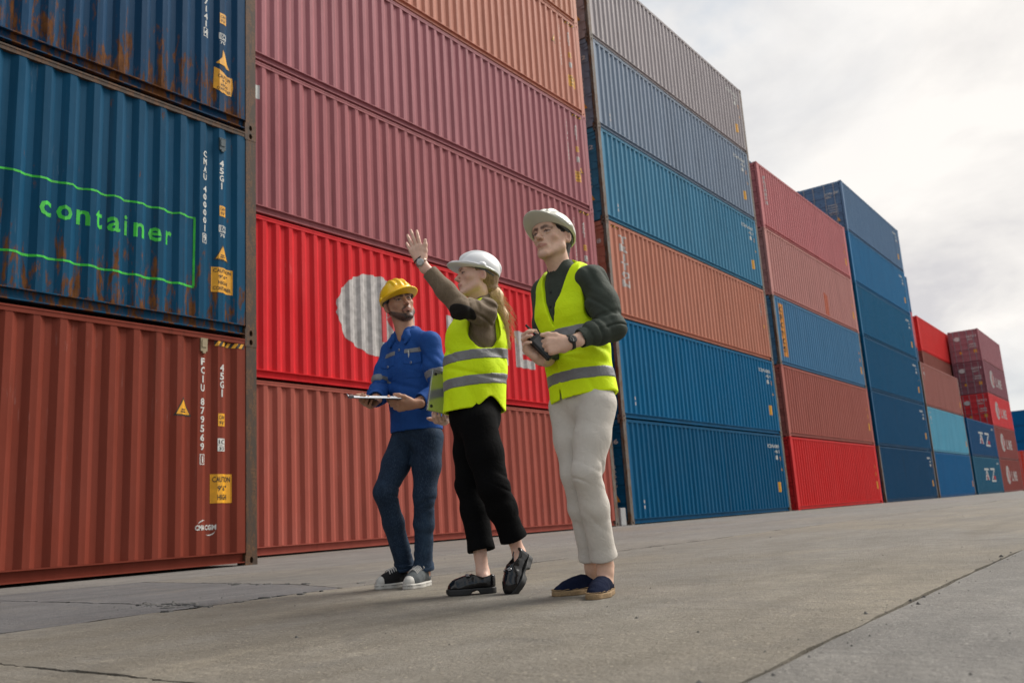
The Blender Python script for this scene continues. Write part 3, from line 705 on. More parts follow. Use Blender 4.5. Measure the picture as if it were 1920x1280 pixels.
class Field:
    def __init__(s, lo, hi, h):
        s.lo = np.array(lo, dtype=np.float32); s.h = h
        s.n = np.ceil((np.array(hi)-s.lo)/h).astype(int)+1
        s.D = np.full(s.n, 0.5, dtype=np.float32)
    def sub(s, bl, bh, pad):
        a = np.clip(np.floor((np.array(bl)-pad-s.lo)/s.h).astype(int), 0, s.n); b = np.clip(np.ceil((np.array(bh)+pad-s.lo)/s.h).astype(int)+1, 0, s.n)
        if (b <= a).any(): return None, None
        ax = [s.lo[k]+s.h*np.arange(a[k], b[k], dtype=np.float32) for k in range(3)]
        return (slice(a[0], b[0]), slice(a[1], b[1]), slice(a[2], b[2])), ax
    def limb_d(s, ax, a, b, ra, rb, n, q):
        a = np.asarray(a, np.float32); b = np.asarray(b, np.float32); ba = b-a; l2 = max(float(ba@ba), 1e-9)
        X, Y, Z = ax[0][:, None, None]-a[0], ax[1][None, :, None]-a[1], ax[2][None, None, :]-a[2]
        t = np.clip((X*ba[0]+Y*ba[1]+Z*ba[2])/l2, 0, 1)
        X = X-ba[0]*t; Y = Y-ba[1]*t; Z = Z-ba[2]*t
        if n is not None:
            n = unit(n).astype(np.float32); w = (X*n[0]+Y*n[1]+Z*n[2])*(1/q-1)
            X = X+n[0]*w; Y = Y+n[1]*w; Z = Z+n[2]*w
        return np.sqrt(X*X+Y*Y+Z*Z) - (ra+(rb-ra)*t)
    def ell_d(s, ax, c, r, R):
        X, Y, Z = ax[0][:, None, None]-c[0], ax[1][None, :, None]-c[1], ax[2][None, None, :]-c[2]
        if R is None: p = (X/r[0], Y/r[1], Z/r[2]); 
        else: p = tuple((X*R[0, k]+Y*R[1, k]+Z*R[2, k])/r[k] for k in range(3))
        k0 = np.sqrt(p[0]**2+p[1]**2+p[2]**2); k1 = np.sqrt((p[0]/r[0])**2+(p[1]/r[1])**2+(p[2]/r[2])**2)+1e-6
        return k0*(k0-1)/k1
    def put(s, sl, d, k, cut):
        D = s.D[sl]
        if cut:
            d = -d
            if k <= 0: s.D[sl] = np.maximum(D, d); return
            h = np.clip(0.5-0.5*(D-d)/k, 0, 1); s.D[sl] = D+(d-D)*h + k*h*(1-h)
        else:
            if k <= 0: s.D[sl] = np.minimum(D, d); return
            h = np.clip(0.5+0.5*(D-d)/k, 0, 1); s.D[sl] = D+(d-D)*h - k*h*(1-h)
    def limb(s, a, b, ra, rb=None, k=0.02, n=None, q=1.0, cut=False):
        rb = ra if rb is None else rb; a = np.asarray(a, float); b = np.asarray(b, float); r = max(ra, rb)*max(1, q)
        sl, ax = s.sub(np.minimum(a, b)-r, np.maximum(a, b)+r, k+3*s.h+(0.02 if cut else 0.012))
        if sl: s.put(sl, s.limb_d(ax, a, b, ra, rb, n, q), k, cut)
    def chain(s, pts, rad, k=0.02, n=None, q=1.0, cut=False):
        for i in range(len(pts)-1): s.limb(pts[i], pts[i+1], rad[i], rad[i+1], k, n, q, cut)
    def ell(s, c, r, R=None, k=0.02, cut=False):
        c = np.asarray(c, float); m = max(r)
        sl, ax = s.sub(c-m, c+m, k+3*s.h+0.012)
        if sl: s.put(sl, s.ell_d(ax, c, r, R), k, cut)
    def grid(s): return [s.lo[k]+s.h*np.arange(s.n[k], dtype=np.float32) for k in range(3)]
    def half(s, n, c, k=0.0):
        """keep the side where (p-c).n < 0"""
        X, Y, Z = s.grid(); n = unit(n).astype(np.float32)
        d = (X[:, None, None]-c[0])*n[0]+(Y[None, :, None]-c[1])*n[1]+(Z[None, None, :]-c[2])*n[2]
        if k: s.D = np.maximum(s.D, d); return
        s.D = np.maximum(s.D, d)
    def near(s, band=0.03):
        I = np.argwhere(np.abs(s.D) < band); return I, (s.lo+s.h*I).astype(np.float32)
    def displace(s, fn, band=0.03):
        I, P = s.near(band); s.D[I[:, 0], I[:, 1], I[:, 2]] += fn(P).astype(np.float32)
    def region(s, fn, lift=0.003, inner=None):
        """the skin of this field, raised by lift, inside the region fn(p)<0"""
        o = Field.__new__(Field); o.lo, o.h, o.n = s.lo, s.h, s.n
        o.D = np.full(s.n, 0.5, np.float32); I, P = s.near(0.035)
        d = s.D[I[:, 0], I[:, 1], I[:, 2]]
        o.D[I[:, 0], I[:, 1], I[:, 2]] = np.maximum(np.maximum(d-lift, fn(P)), -(d+0.012))
        return o
    def copy(s):
        o = Field.__new__(Field); o.lo, o.h, o.n, o.D = s.lo, s.h, s.n, s.D.copy(); return o
    def extract(s, smooth=1):
        D = s.D; S = D < 0
        c = np.zeros(tuple(np.array(D.shape)-1), np.uint8)
        for i in (0, 1):
            for j in (0, 1):
                for k in (0, 1): c += S[i:D.shape[0]-1+i, j:D.shape[1]-1+j, k:D.shape[2]-1+k]
        C = np.argwhere((c > 0) & (c < 8)); idx = np.full(c.shape, -1, np.int32); idx[C[:, 0], C[:, 1], C[:, 2]] = np.arange(len(C))
        acc = np.zeros((len(C), 3), np.float32); cnt = np.zeros(len(C), np.float32)
        cor = [(i, j, k) for i in (0, 1) for j in (0, 1) for k in (0, 1)]
        val = {q: D[C[:, 0]+q[0], C[:, 1]+q[1], C[:, 2]+q[2]] for q in cor}
        for q in cor:
            for a in range(3):
                if q[a]: continue
                q2 = tuple(1 if x == a else q[x] for x in range(3)); v0, v1 = val[q], val[q2]
                m = (v0 < 0) != (v1 < 0); t = np.where(m, v0/np.where(m, v0-v1, 1), 0)
                e = np.array(q, np.float32)[None, :].repeat(len(C), 0); e[:, a] += t; acc += e*m[:, None]; cnt += m
        P = s.lo + s.h*(C+acc/np.maximum(cnt, 1)[:, None])
        F = []
        sh = c.shape
        for a in range(3):
            b, d = (a+1) % 3, (a+2) % 3
            s0 = [slice(None)]*3; s1 = [slice(None)]*3; s0[a] = slice(0, -1); s1[a] = slice(1, None)
            m = S[tuple(s0)] != S[tuple(s1)]
            E = np.argwhere(m); E = E[(E[:, b] > 0) & (E[:, d] > 0) & (E[:, b] < sh[b]) & (E[:, d] < sh[d])]
            ins = S[E[:, 0], E[:, 1], E[:, 2]]
            def cell(db, dd):
                q = E.copy(); q[:, b] -= db; q[:, d] -= dd; return idx[q[:, 0], q[:, 1], q[:, 2]]
            Q = np.stack([cell(1, 1), cell(0, 1), cell(0, 0), cell(1, 0)], 1); Q[~ins] = Q[~ins][:, ::-1]; F.append(Q)
        F = np.concatenate(F); F = F[(F >= 0).all(1)]
        for _ in range(smooth):
            a = np.concatenate([F[:, 0], F[:, 1], F[:, 2], F[:, 3], F[:, 1], F[:, 2], F[:, 3], F[:, 0]]); b = np.concatenate([F[:, 1], F[:, 2], F[:, 3], F[:, 0], F[:, 0], F[:, 1], F[:, 2], F[:, 3]])
            w = np.bincount(a, minlength=len(P)).astype(np.float32); w[w == 0] = 1
            av = np.stack([np.bincount(a, weights=P[b, k], minlength=len(P)) for k in range(3)], 1)/w[:, None]
            P = (P*0.5+av*0.5).astype(np.float32)
        return P, F
    def build(s, name, mat, parent, smooth=1, color=None):
        P, F = s.extract(smooth)
        me = bpy.data.meshes.new(name); n, m = len(P), len(F)
        me.vertices.add(n); me.vertices.foreach_set('co', P.astype(np.float32).ravel())
        me.loops.add(4*m); me.loops.foreach_set('vertex_index', F.astype(np.int32).ravel())
        me.polygons.add(m); me.polygons.foreach_set('loop_start', np.arange(0, 4*m, 4, dtype=np.int32))
        me.update(calc_edges=True); me.validate(); 
        if color is not None:
            at = me.color_attributes.new('tone', 'FLOAT_COLOR', 'POINT'); c = np.ones((n, 4), np.float32); c[:, :3] = color(P); at.data.foreach_set('color', c.ravel())
        return link(name, me, mat, parent, True)
def folds(*specs, base=0.0, scale=9.0, stretch=(1, 1, 1)):
    """specs: (centre, radius, direction across the creases, creases per metre, depth)"""
    def fn(P):
        d = np.zeros(len(P), np.float32)
        if base:
            a = vnoise(P*np.array(stretch, np.float32)*scale); b = vnoise(P*np.array(stretch, np.float32)*scale*2.1+7.3)
            d += base*(1-2*np.abs(a)) + base*0.45*(1-2*np.abs(b)) - base*0.4
        for i, (c, r, dr, f, amp) in enumerate(specs):
            c = np.asarray(c, np.float32); q = P-c; w = np.exp(-(q*q).sum(1)/(r*r))
            u = unit(dr).astype(np.float32); a = unit(np.cross(u, [.31, .9, .2])).astype(np.float32); e = np.cross(u, a)
            wv = P + .012*np.stack([vnoise(P*9+i), vnoise(P*9+i+5.5), vnoise(P*9+i+9.1)], 1); qq = wv-c
            n = vnoise(np.stack([qq@u*f*1.15, qq@a*f*.26, qq@e*f*.26], 1).astype(np.float32)+i*7.7)
            d += 1.35*amp*w*(1.9*np.exp(-(n/.20)**2)-0.55-.7*n)
        return d
    return fn
class Frame:
    """local axes: x = person's left, y = forward, z = up"""
    def __init__(s, o, fwd, upv, sc=1.0):
        f = unit(fwd); u = np.asarray(upv, float); u = unit(u-f*(u@f)); l = np.cross(u, f)
        s.R = np.stack([l, f, u], 1); s.o = np.asarray(o, float); s.s = sc
    def __call__(s, x, y, z): return s.o + s.R@np.array([x, y, z])*s.s
    def inv(s, P): return ((P-s.o)@s.R)/s.s
def add_head(F, H, sex='m', ear=1.0):
    s = H.s; p = H; f = (sex == 'f')
    F.ell(p(0, -.014, .036), (.077*s, .097*s, .090*s), H.R, .01)
    F.ell(p(0, .026, -.020), (.058*s, .066*s, .080*s), H.R, .03)
    jw = .048 if not f else .043
    for sx in (1, -1):
        F.chain([p(sx*.062, -.002, -.012), p(sx*(jw+.006), .006, -.060), p(sx*.016, .074, -.106)], [.016*s, .018*s, .016*s], .022)
        F.ell(p(sx*.045, .050, -.018), (.019*s, .022*s, .014*s), H.R, .02)
        F.limb(p(sx*.012, .086, .021), p(sx*.046, .074, .024), .011*s, .009*s, .014)
    F.ell(p(0, .080, -.108), (.018*s, .015*s, .014*s), H.R, .018)
    F.ell(p(0, .070, .045), (.05*s, .024*s, .035*s), H.R, .03)
    for sx in (1, -1): F.ell(p(sx*.032, .104, .001), (.021*s, .020*s, .0125*s), H.R, .012, cut=True)
    for sx in (1, -1):
        F.ell(p(sx*.0325, .0745, .001), (.0142*s, .0135*s, .0128*s), H.R, .004)                         # eyeball and lids
        F.chain([p(sx*.018, .0855, .001), p(sx*.030, .0905, .0088), p(sx*.047, .0790, .0015)], [.0025*s, .0042*s, .003*s], .004)
        F.chain([p(sx*.018, .0855, -.001), p(sx*.032, .0880, -.0075), p(sx*.047, .0790, -.001)], [.002*s, .003*s, .0025*s], .004)
    nz = .0115 if not f else .010
    F.chain([p(0, .090, .018), p(0, .100, -.008), p(0, .1165, -.030)], [.0075*s, .0085*s, nz*s], .008)
    for sx in (1, -1):
        F.ell(p(sx*.0120, .1010, -.0345), (.0078*s, .010*s, .0075*s), H.R, .006)
    F.ell(p(0, .078, -.064), (.030*s, .018*s, .024*s), H.R, .016)
    F.chain([p(-.026, .0850, -.0640), p(-.006, .0970, -.0590), p(0, .0965, -.0605), p(.006, .0970, -.0590), p(.026, .0850, -.0640)], [.0035*s, .0058*s, .0052*s, .0058*s, .0035*s], .005)
    F.chain([p(-.022, .0850, -.0695), p(0, .0955, -.0730), p(.022, .0850, -.0695)], [.0035*s, .0070*s, .0035*s], .005)
    F.chain([p(-.025, .0930, -.0665), p(0, .1040, -.0658), p(.025, .0930, -.0665)], [.0018*s]*3, .003, cut=True)
    F.ell(p(0, .101, -.083), (.016*s, .010*s, .006*s), H.R, .010, cut=True)
    for sx in (1, -1):
        e = Frame(p(sx*.081, -.018, -.006), H.R@np.array([-sx*.42, .88, -.12]), H.R@np.array([sx*.22, -.14, .96]), s)
        F.ell(e(0, 0, 0), (.0095*s, .020*s, .032*s), e.R, .006)
        F.ell(e(sx*.012, .002, .003), (.012*s, .0125*s, .022*s), e.R, .003, cut=True)
        F.ell(e(sx*.001, .010, -.004), (.005*s, .005*s, .009*s), e.R, .004)
def add_hand(F, o, fingers, back, right, curl=(20, 25, 15), spread=0.0, thumb=(0.75, 0.62, -0.25), sc=1.0, per=None, thumb_bend=0.35, ext=.04):
    """o wrist, fingers = direction of the fingers, back = out of the back of the hand; right: thumb on the mirrored side"""
    y = unit(fingers); z = np.asarray(back, float); z = unit(z-y*(z@y)); x = np.cross(y, z)*(-1 if right else 1)
    # x points to the thumb for either hand
    q = lambda a, b, c: np.asarray(o)+(x*a+y*b+z*c)*sc
    F.chain([q(0, -ext, 0), q(0, .0, 0), q(0.002, .03, 0)], [.026*sc, .0255*sc, .026*sc], .012, z, .74)
    for xx in (.026, .009, -.009, -.026): F.limb(q(xx*.55, .015, .0), q(xx, .086, .002), .0165*sc, .0125*sc, .012)
    F.ell(q(.026, .030, -.010), (.017*sc,)*3, None, .016); F.ell(q(-.022, .030, -.009), (.015*sc,)*3, None, .016)
    L = [(.030, .088, .043, .026, .021, .0098), (.0095, .093, .047, .030, .022, .0100), (-.0110, .089, .043, .028, .021, .0094), (-.0300, .080, .034, .021, .019, .0084)]
    tips = []
    for i, (bx, by, l1, l2, l3, r) in enumerate(L):
        c = per[i] if per else curl; a = 0.0; base = q(bx, by, .001); sp = spread*(1.3-0.87*i)
        pts = [base]
        for ang, l in zip(c, (l1, l2, l3)):
            a += math.radians(ang); dy, dz = math.cos(a), -math.sin(a)
            pts.append(pts[-1] + (x*math.sin(sp)*abs(math.cos(a)) + y*dy*math.cos(sp) + z*dz)*l*sc)
        F.chain(pts, [r*1.08*sc, r*sc, r*.92*sc, r*.80*sc], .004); F.limb(q(bx*.9, by-.02, .001), base, .0115*sc, r*1.08*sc, .008); tips.append(pts)
    t0 = q(.020, .018, -.008); t = unit(x*thumb[0]+y*thumb[1]+z*thumb[2])
    t1 = t0+t*.042*sc; t2d = unit(t + y*thumb_bend - x*thumb_bend*.4); t2 = t1+t2d*.033*sc; t3d = unit(t2d + y*thumb_bend*.5 - x*thumb_bend*.4 ); t3 = t2+t3d*.026*sc
    F.chain([t0, t1, t2, t3], [.0165*sc, .0132*sc, .0115*sc, .0092*sc], .008)
    return tips

# ---- cloth and skin
def fabric(name, c, rough=0.85, weave=900, wstr=0.25, var=0.22, fuzz=0.0, crease=0.35, fn=None, spec=0.3):
    m, nt, b = material(name)
    n = noise(nt, 9, 6, 0.6, obj=True); n2 = noise(nt, 55, 5, 0.65, obj=True)
    base = mixc(nt, ramp(nt, n, (0.3, 0.0), (0.7, 1.0)), Vector(c)*(1-var), c)
    base = mixc(nt, mth(nt, 'MULTIPLY', ramp(nt, n2, (0.4, 0.0), (0.75, 1.0)), 0.35), base, Vector(c)*(1-var*1.3))
    if fn: base = fn(nt, base)
    nt.links.new(base.outputs[2], b.inputs['Base Color']); b.inputs['Roughness'].default_value = rough; b.inputs['Specular IOR Level'].default_value = spec
    if fuzz: b.inputs['Sheen Weight'].default_value = fuzz; b.inputs['Sheen Roughness'].default_value = 0.5
    w = noise(nt, weave, 1, 0.5, obj=True); cr = noise(nt, 22, 5, 0.6, obj=True, dist=1.2)
    h = mth(nt, 'ADD', mth(nt, 'MULTIPLY', w, 0.12*wstr), mth(nt, 'MULTIPLY', cr, crease))
    bump(nt, b, h, 0.85, 0.014); return m
def skin_mat(name):
    m, nt, b = material(name)
    a = node(nt, 'Attribute'); a.attribute_name = 'tone'
    n = noise(nt, 70, 5, 0.6, obj=True); n2 = noise(nt, 14, 3, 0.5, obj=True)
    base = mixc(nt, mth(nt, 'MULTIPLY', ramp(nt, n2, (0.35, 0.0), (0.7, 1.0)), 0.18), a.outputs['Color'], (0.40, 0.13, 0.08))
    base = mixc(nt, mth(nt, 'MULTIPLY', ramp(nt, n, (0.45, 0.0), (0.8, 1.0)), 0.15), base, (0.10, 0.05, 0.03))
    nt.links.new(base.outputs[2], b.inputs['Base Color']); b.inputs['Roughness'].default_value = 0.48; b.inputs['Specular IOR Level'].default_value = 0.4
    b.inputs['Subsurface Weight'].default_value = 0.12; b.inputs['Subsurface Radius'].default_value = (0.012, 0.004, 0.002); b.inputs['Subsurface Scale'].default_value = 0.6
    bump(nt, b, n, 0.12, 0.002); return m
def tones(H, skin, lip, brow, beard=None, stubble=0.0, brow_w=0.0065, toparms=None):
    skin = np.array(skin); lip = np.array(lip); brow = np.array(brow)
    def seg(q, pts):
        d = np.full(len(q), 9.0)
        for a, b in zip(pts[:-1], pts[1:]):
            a = np.array(a); b = np.array(b); ba = b-a; t = np.clip(((q-a)@ba)/(ba@ba), 0, 1); d = np.minimum(d, np.linalg.norm(q-a-t[:, None]*ba, axis=1))
        return d
    def fn(P):
        q = H.inv(P.astype(float)); c = np.repeat(skin[None], len(P), 0); nz = vnoise((P*260).astype(np.float32))
        head = (np.abs(q[:, 0]) < .1) & (np.abs(q[:, 2]) < .17) & (np.abs(q[:, 1]) < .15)
        def blend(w, col):
            w = (np.clip(w, 0, 1)*head)[:, None]; c[:] = c*(1-w)+np.array(col)*w
        ax = np.abs(q[:, 0]); Q = np.stack([ax, q[:, 1], q[:, 2]], 1)
        blend(.16*np.exp(-(((Q-np.array([.046, .07, -.03]))/np.array([.022, .03, .02]))**2).sum(1)), lip)
        blend(.30*np.exp(-(((Q-np.array([.0, .112, -.034]))/np.array([.016, .02, .012]))**2).sum(1)), lip)
        blend(.5*np.exp(-(((Q-np.array([.08, -.015, -.005]))/np.array([.012, .03, .03]))**2).sum(1)), lip)
        blend(.35*(1-np.clip(np.abs(seg(Q, [(.016, .089, .003), (.032, .089, .003), (.048, .078, .003)])-.002)/.013, 0, 1)), skin*.45)
        if beard is not None or stubble:
            bc = beard if beard is not None else skin*.45
            jaw = (q[:, 1] > -.005-.2*(q[:, 2]+.03)) & (q[:, 2] < -.035)
            line = np.interp(q[:, 1], [0, .02, .05, .075, .09, .11], [-.022, -.036, -.056, -.074, -.080, -.082]); jaw = np.clip((q[:, 1]+.004+.45*(q[:, 2]+.05))/.018, 0, 1)
            w = np.clip((line-q[:, 2])/.010, 0, 1)*jaw
            side = np.clip(1-np.abs(q[:, 1]-.004)/.014, 0, 1)*(ax > .05)*(q[:, 2] > -.06)*(q[:, 2] < .02)
            mo = np.clip(1.4-seg(Q, [(0, .100, -.0495), (.014, .097, -.050), (.028, .088, -.060), (.030, .084, -.078)])/.0085, 0, 1)
            go = np.clip(1.5-seg(Q, [(0, .094, -.083), (.0, .088, -.100)])/.011, 0, 1)
            a = np.clip(np.maximum.reduce([w, side, mo, go])*(0.95+.25*nz), 0, 1)
            neck = np.clip((q[:, 2]+.132-.10*np.clip(.06-q[:, 1], 0, .06))/.014, 0, 1)
            blend(a*neck*(1.0 if beard is not None else stubble), bc)
        blend(np.clip(1.5-seg(Q, [(0, .101, -.0617), (.012, .0958, -.0617), (.025, .086, -.0645)])/.0046, 0, 1)*.85, lip)
        blend(np.clip(1.5-seg(Q, [(0, .102, -.0722), (.012, .097, -.0715), (.022, .086, -.0687)])/.0052, 0, 1)*.85, lip)
        blend(np.clip(1.3-seg(Q, [(0, .0995, -.0660), (.025, .087, -.0663)])/.0024, 0, 1)*.9, lip*.25)
        blend(np.clip(1.6-seg(Q, [(.013, .099, .0195), (.030, .094, .0255), (.050, .074, .0200)])/brow_w, 0, 1)*(.9+.2*nz), brow)
        blend(np.clip(1.5-seg(Q, [(.019, .0880, .0035), (.030, .0930, .0075), (.047, .081, .0035)])/.0030, 0, 1), brow*.5)
        blend(np.clip(1.3-np.linalg.norm(Q-np.array([.0075, .108, -.0425]), axis=1)/.0042, 0, 1)*.8, skin*.18)
        # eye: white, iris
        eye = np.clip(1.25-seg(Q, [(.023, .0885, .0), (.042, .0835, .0)])/.0040, 0, 1)
        blend(eye, np.array([.33, .29, .26])); 
        blend(np.clip(1.4-np.linalg.norm(Q-np.array([.0335, .0885, .0012]), axis=1)/.0056, 0, 1), np.array([.02, .013, .01]))
        return c
    return fn
M['skin'] = skin_mat('skin')
M['hivis'] = None
def hivis():
    m, nt, b = material('fluorescent yellow knit')
    n = noise(nt, 6, 5, .6, obj=True); cr = noise(nt, 26, 6, .62, obj=True, dist=1.5); w = noise(nt, 700, 1, .5, obj=True)
    base = mixc(nt, ramp(nt, n, (.3, 0.), (.7, 1.)), (0.66, 0.90, 0.002), (0.75, 0.96, 0.003))
    nt.links.new(base.outputs[2], b.inputs['Base Color']); b.inputs['Roughness'].default_value = .7; b.inputs['Specular IOR Level'].default_value = .3
    bump(nt, b, mth(nt, 'ADD', mth(nt, 'MULTIPLY', cr, .45), mth(nt, 'MULTIPLY', w, .03)), .7, .012); return m
M['hivis'] = hivis()
M['reflect'] = fabric('grey reflective tape', (0.215, 0.215, 0.225), .45, 900, .2, .18, crease=.5, spec=.5)
M['cloth_dark'] = fabric('dark green shirting', (0.046, 0.057, 0.044), .8, 700, .3, .25)
M['helmet_in'] = simple('helmet liner grey', (0.10, 0.10, 0.10), .7)
M['laces'] = simple('white lace', (.62, .60, .57), .85, scale=200)
M['steel'] = simple('brushed steel', (.45, .45, .46), .3, metal=.9, scale=60)
M['blackplastic'] = simple('black plastic', (.012, .012, .013), .45, scale=90, bmp=.15)
# ------------------------------------------------------------------ joints of the three figures, metres in each figure's own frame
JT = {
    'm2': {'pel': (0.013, 0.03, 0.919), 'waist': (-0.004, 0.03, 1.125), 'chest': (-0.021, 0.03, 1.308), 'neckb': (-0.045, 0.03, 1.503), 'neckt': (-0.073, 0.02, 1.593), 'head': (-0.084, 0.0, 1.666), 'Ls': (0.083, -0.13, 1.419), 'Rs': (-0.126, 0.17, 1.446), 'Le': (0.145, -0.2, 1.176), 'Lw': (-0.054, -0.3, 1.095), 'Re': (-0.131, 0.06, 1.105), 'Rw': (-0.187, -0.22, 1.045), 'Lh': (0.064, -0.05, 0.848), 'Rh': (-0.055, 0.1, 0.864), 'Lk': (-0.005, -0.09, 0.543), 'Rk': (-0.046, 0.06, 0.544), 'La': (0.054, 0.04, 0.124), 'Ra': (0.007, 0.16, 0.106), 'radio': (-0.211, -0.34, 1.088), 'antenna': (-0.268, -0.36, 1.172), 'hemL': (0.167, 0.0, 0.938), 'hemF': (-0.147, -0.0, 0.9), '_base': (-11.9258, -9.5057)},
    'w': {'pel': (0.06, 0.03, 0.92), 'waist': (0.072, 0.03, 1.153), 'chest': (0.088, 0.03, 1.297), 'neckb': (0.133, 0.03, 1.486), 'neckt': (0.122, 0.02, 1.54), 'head': (0.108, -0.0, 1.643), 'Ls': (0.156, -0.12, 1.425), 'Rs': (0.066, 0.15, 1.443), 'Le': (0.029, -0.26, 1.416), 'Lw': (-0.157, -0.27, 1.664), 'Re': (0.028, 0.27, 1.121), 'Rw': (-0.125, 0.27, 0.907), 'Lh': (0.076, -0.06, 0.858), 'Rh': (0.04, 0.1, 0.878), 'Lk': (0.14, -0.1, 0.521), 'Rk': (0.015, 0.09, 0.555), 'La': (0.248, -0.02, 0.19), 'Ra': (0.058, 0.03, 0.102), 'lapc': (-0.144, -0.0, 1.019), 'fingertip': (-0.238, -0.28, 1.892), '_base': (-11.8578, -8.7327)},
    'm1': {'pel': (0.106, 0.02, 0.926), 'waist': (0.104, 0.02, 1.124), 'chest': (0.095, 0.02, 1.308), 'neckb': (0.069, 0.02, 1.506), 'neckt': (0.048, 0.0, 1.595), 'head': (0.03, 0.0, 1.731), 'Ls': (0.228, -0.13, 1.429), 'Rs': (-0.049, 0.13, 1.439), 'Le': (0.279, -0.17, 1.11), 'Lw': (0.137, -0.33, 1.037), 'Re': (-0.111, 0.02, 1.177), 'Rw': (-0.107, -0.22, 1.083), 'Lh': (0.182, -0.04, 0.867), 'Rh': (0.036, 0.07, 0.886), 'Lk': (0.148, -0.06, 0.526), 'Rk': (-0.08, -0.1, 0.557), 'La': (0.114, 0.03, 0.107), 'Ra': (-0.002, 0.1, 0.126), 'board': (-0.117, -0.38, 1.074), 'boardtip': (-0.25, -0.4, 1.102), '_base': (-11.4993, -7.9224)},
}
ROTZ = math.radians(-53.882)
def lerp(a, b, t): return np.asarray(a)*(1-t)+np.asarray(b)*t
def bounds(J, pad=0.22):
    P = np.array([v for k, v in J.items() if k[0] != '_']); lo = P.min(0)-pad; hi = P.max(0)+pad; lo[2] = -0.01; return lo, hi
def A(J): return {k: np.array(v) for k, v in J.items()}
def hard_hat(H, parent, mat, h=.0032, peak=.045, tilt=0.18, rise=.012):
    H = Frame(H(0, 0, rise), H.R@np.array([0, math.cos(tilt), math.sin(tilt)]), H.R@np.array([0, -math.sin(tilt), math.cos(tilt)]), H.s*.96)
    p = H; s = H.s; lo = H.o-.23; hi = H.o+.23; F = Field(lo, hi, h)
    c = (0, -.008, .040)
    F.ell(p(*c), (.108*s, .130*s, .106*s), H.R, .0)
    for x in (-.034, 0, .034):
        pts = []
        for a in range(20, 166, 5):
            t = math.radians(a); yy, zz = math.cos(t), math.sin(t); k = math.sqrt(max(0, 1-(x/.108)**2))
            pts.append(p(x, c[1]+yy*.130*k, c[2]+zz*.106*k))
        F.chain(pts, [.0075 if x == 0 else .0055]*len(pts), .012)
    dn = -H.R[:, 2]
    F.half(dn, p(0, 0, .030))
    B = Field(lo, hi, h)
    B.ell(p(0, .012, .028), (.119*s, .150*s, .012*s), H.R, 0); B.ell(p(0, .052, .024), (.092*s, (.098+peak)*s, .0105*s), H.R, .02)
    F.D = np.minimum(F.D, B.D)
    for x in (-1, 1):                                                  # slots at the side of the rim
        F.ell(p(x*.112, .0, .040), (.010*s, .020*s, .012*s), H.R, .006)
    F.ell(p(*c), (.0995*s, .1215*s, .098*s), H.R, .002, cut=True)
    F.limb(p(0, -.008, .04), p(0, -.008, -.03), .099*s, .099*s, .003, cut=True)
    hat = F.build('hard_hat', mat, parent, 3)
    b = MB()
    ring = [p(math.cos(a)*.090, -.006+math.sin(a)*.110, .030 - .012*(1-math.sin(a))) for a in np.linspace(0, 2*math.pi, 37)]
    b.tube(ring, .0075, 6, False); b.build('sweatband', M['helmet_in'], hat, True)
    for a in (35, 145, 215, 325):
        t = math.radians(a); m_ = MB(); q0 = p(math.cos(t)*.092, -.006+math.sin(t)*.112, .03); q1 = p(math.cos(t)*.045, -.006+math.sin(t)*.06, .128)
        m_.tube([q0, lerp(q0, q1, .5)+H.R[:, 2]*.014, q1], .006, 5); m_.build('suspension_strap', M['helmet_in'], hat)
    return hat
def torso(F, J, b, e=0.0, q=.66, female=False, k=.05):
    up_ = V3(0, 0, 1); pel, wa, ch, nb = J['pel'], J['waist'], J['chest'], J['neckb']
    if female: r = (.158, .128, .138, .118)
    else: r = (.160, .148, .166, .142)
    top = lerp(ch, nb, .42)
    F.chain([pel-up_*.0, wa, ch, top], [x+e for x in r], k, b, q)
    sh = .052 if not female else .045
    for s in ('Ls', 'Rs'):
        F.limb(lerp(top, J[s], .25), J[s], .075+e, sh+e, .05, b, .85); F.limb(nb+up_*.015, J[s]+up_*.012, .046+e*.6, .036+e, .045)
    F.limb(nb-up_*.06, nb, .075+e, .055+e*.5, .03)
def arms(F, J, r, e=0.0, k=.03):
    for s in 'LR':
        F.chain([J[s+'s'], lerp(J[s+'s'], J[s+'e'], .45), J[s+'e'], lerp(J[s+'e'], J[s+'w'], .35), J[s+'w']], [x+e for x in r], k)
def legs(F, J, r, k=.03):
    for s in 'LR':
        F.chain([J[s+'h'], lerp(J[s+'h'], J[s+'k'], .5), J[s+'k'], lerp(J[s+'k'], J[s+'a'], .35), J[s+'a']], r, k)
def skin_body(J, H, b, foot, female=False, hands=(), h=.0042, neck_r=.054):
    lo, hi = bounds(J); F = Field(lo, hi, h)
    torso(F, J, b, -.028, .62, female); sc = .86 if female else 1.0
    arms(F, J, [.050*sc, .046*sc, .038*sc, .038*sc, .026*sc]); legs(F, J, [.078*sc, .068*sc, .050*sc, .050*sc, .036*sc])
    F.chain([lerp(J['neckb'], J['neckt'], -.5), J['neckb'], H(0, -.022, -.075), H(0, -.020, -.02)], [neck_r*1.25, neck_r*1.08, neck_r, neck_r], .02)
    F.limb(H(0, .028, -.098), lerp(J['neckb'], H(0, 0, -.1), .25)+b*.035, .022, .020, .03)
    add_head(F, H, 'f' if female else 'm')
    for fn in hands: fn(F)
    for s in 'LR':
        fr = foot[s]; a = J[s+'a']
        F.chain([a, fr(0, .055, .055), fr(0, .14, .040), fr(0, .215, .026)], [.035*sc, .030*sc, .027*sc, .020*sc], .02)
        F.limb(fr(0, .042, .045), a, .022*sc, .027*sc, .02)
        F.ell(lerp(a, fr(.032, .06, .07), .6), (.016,)*3, None, .02); F.ell(lerp(a, fr(-.032, .06, .07), .6), (.016,)*3, None, .02)
    return F
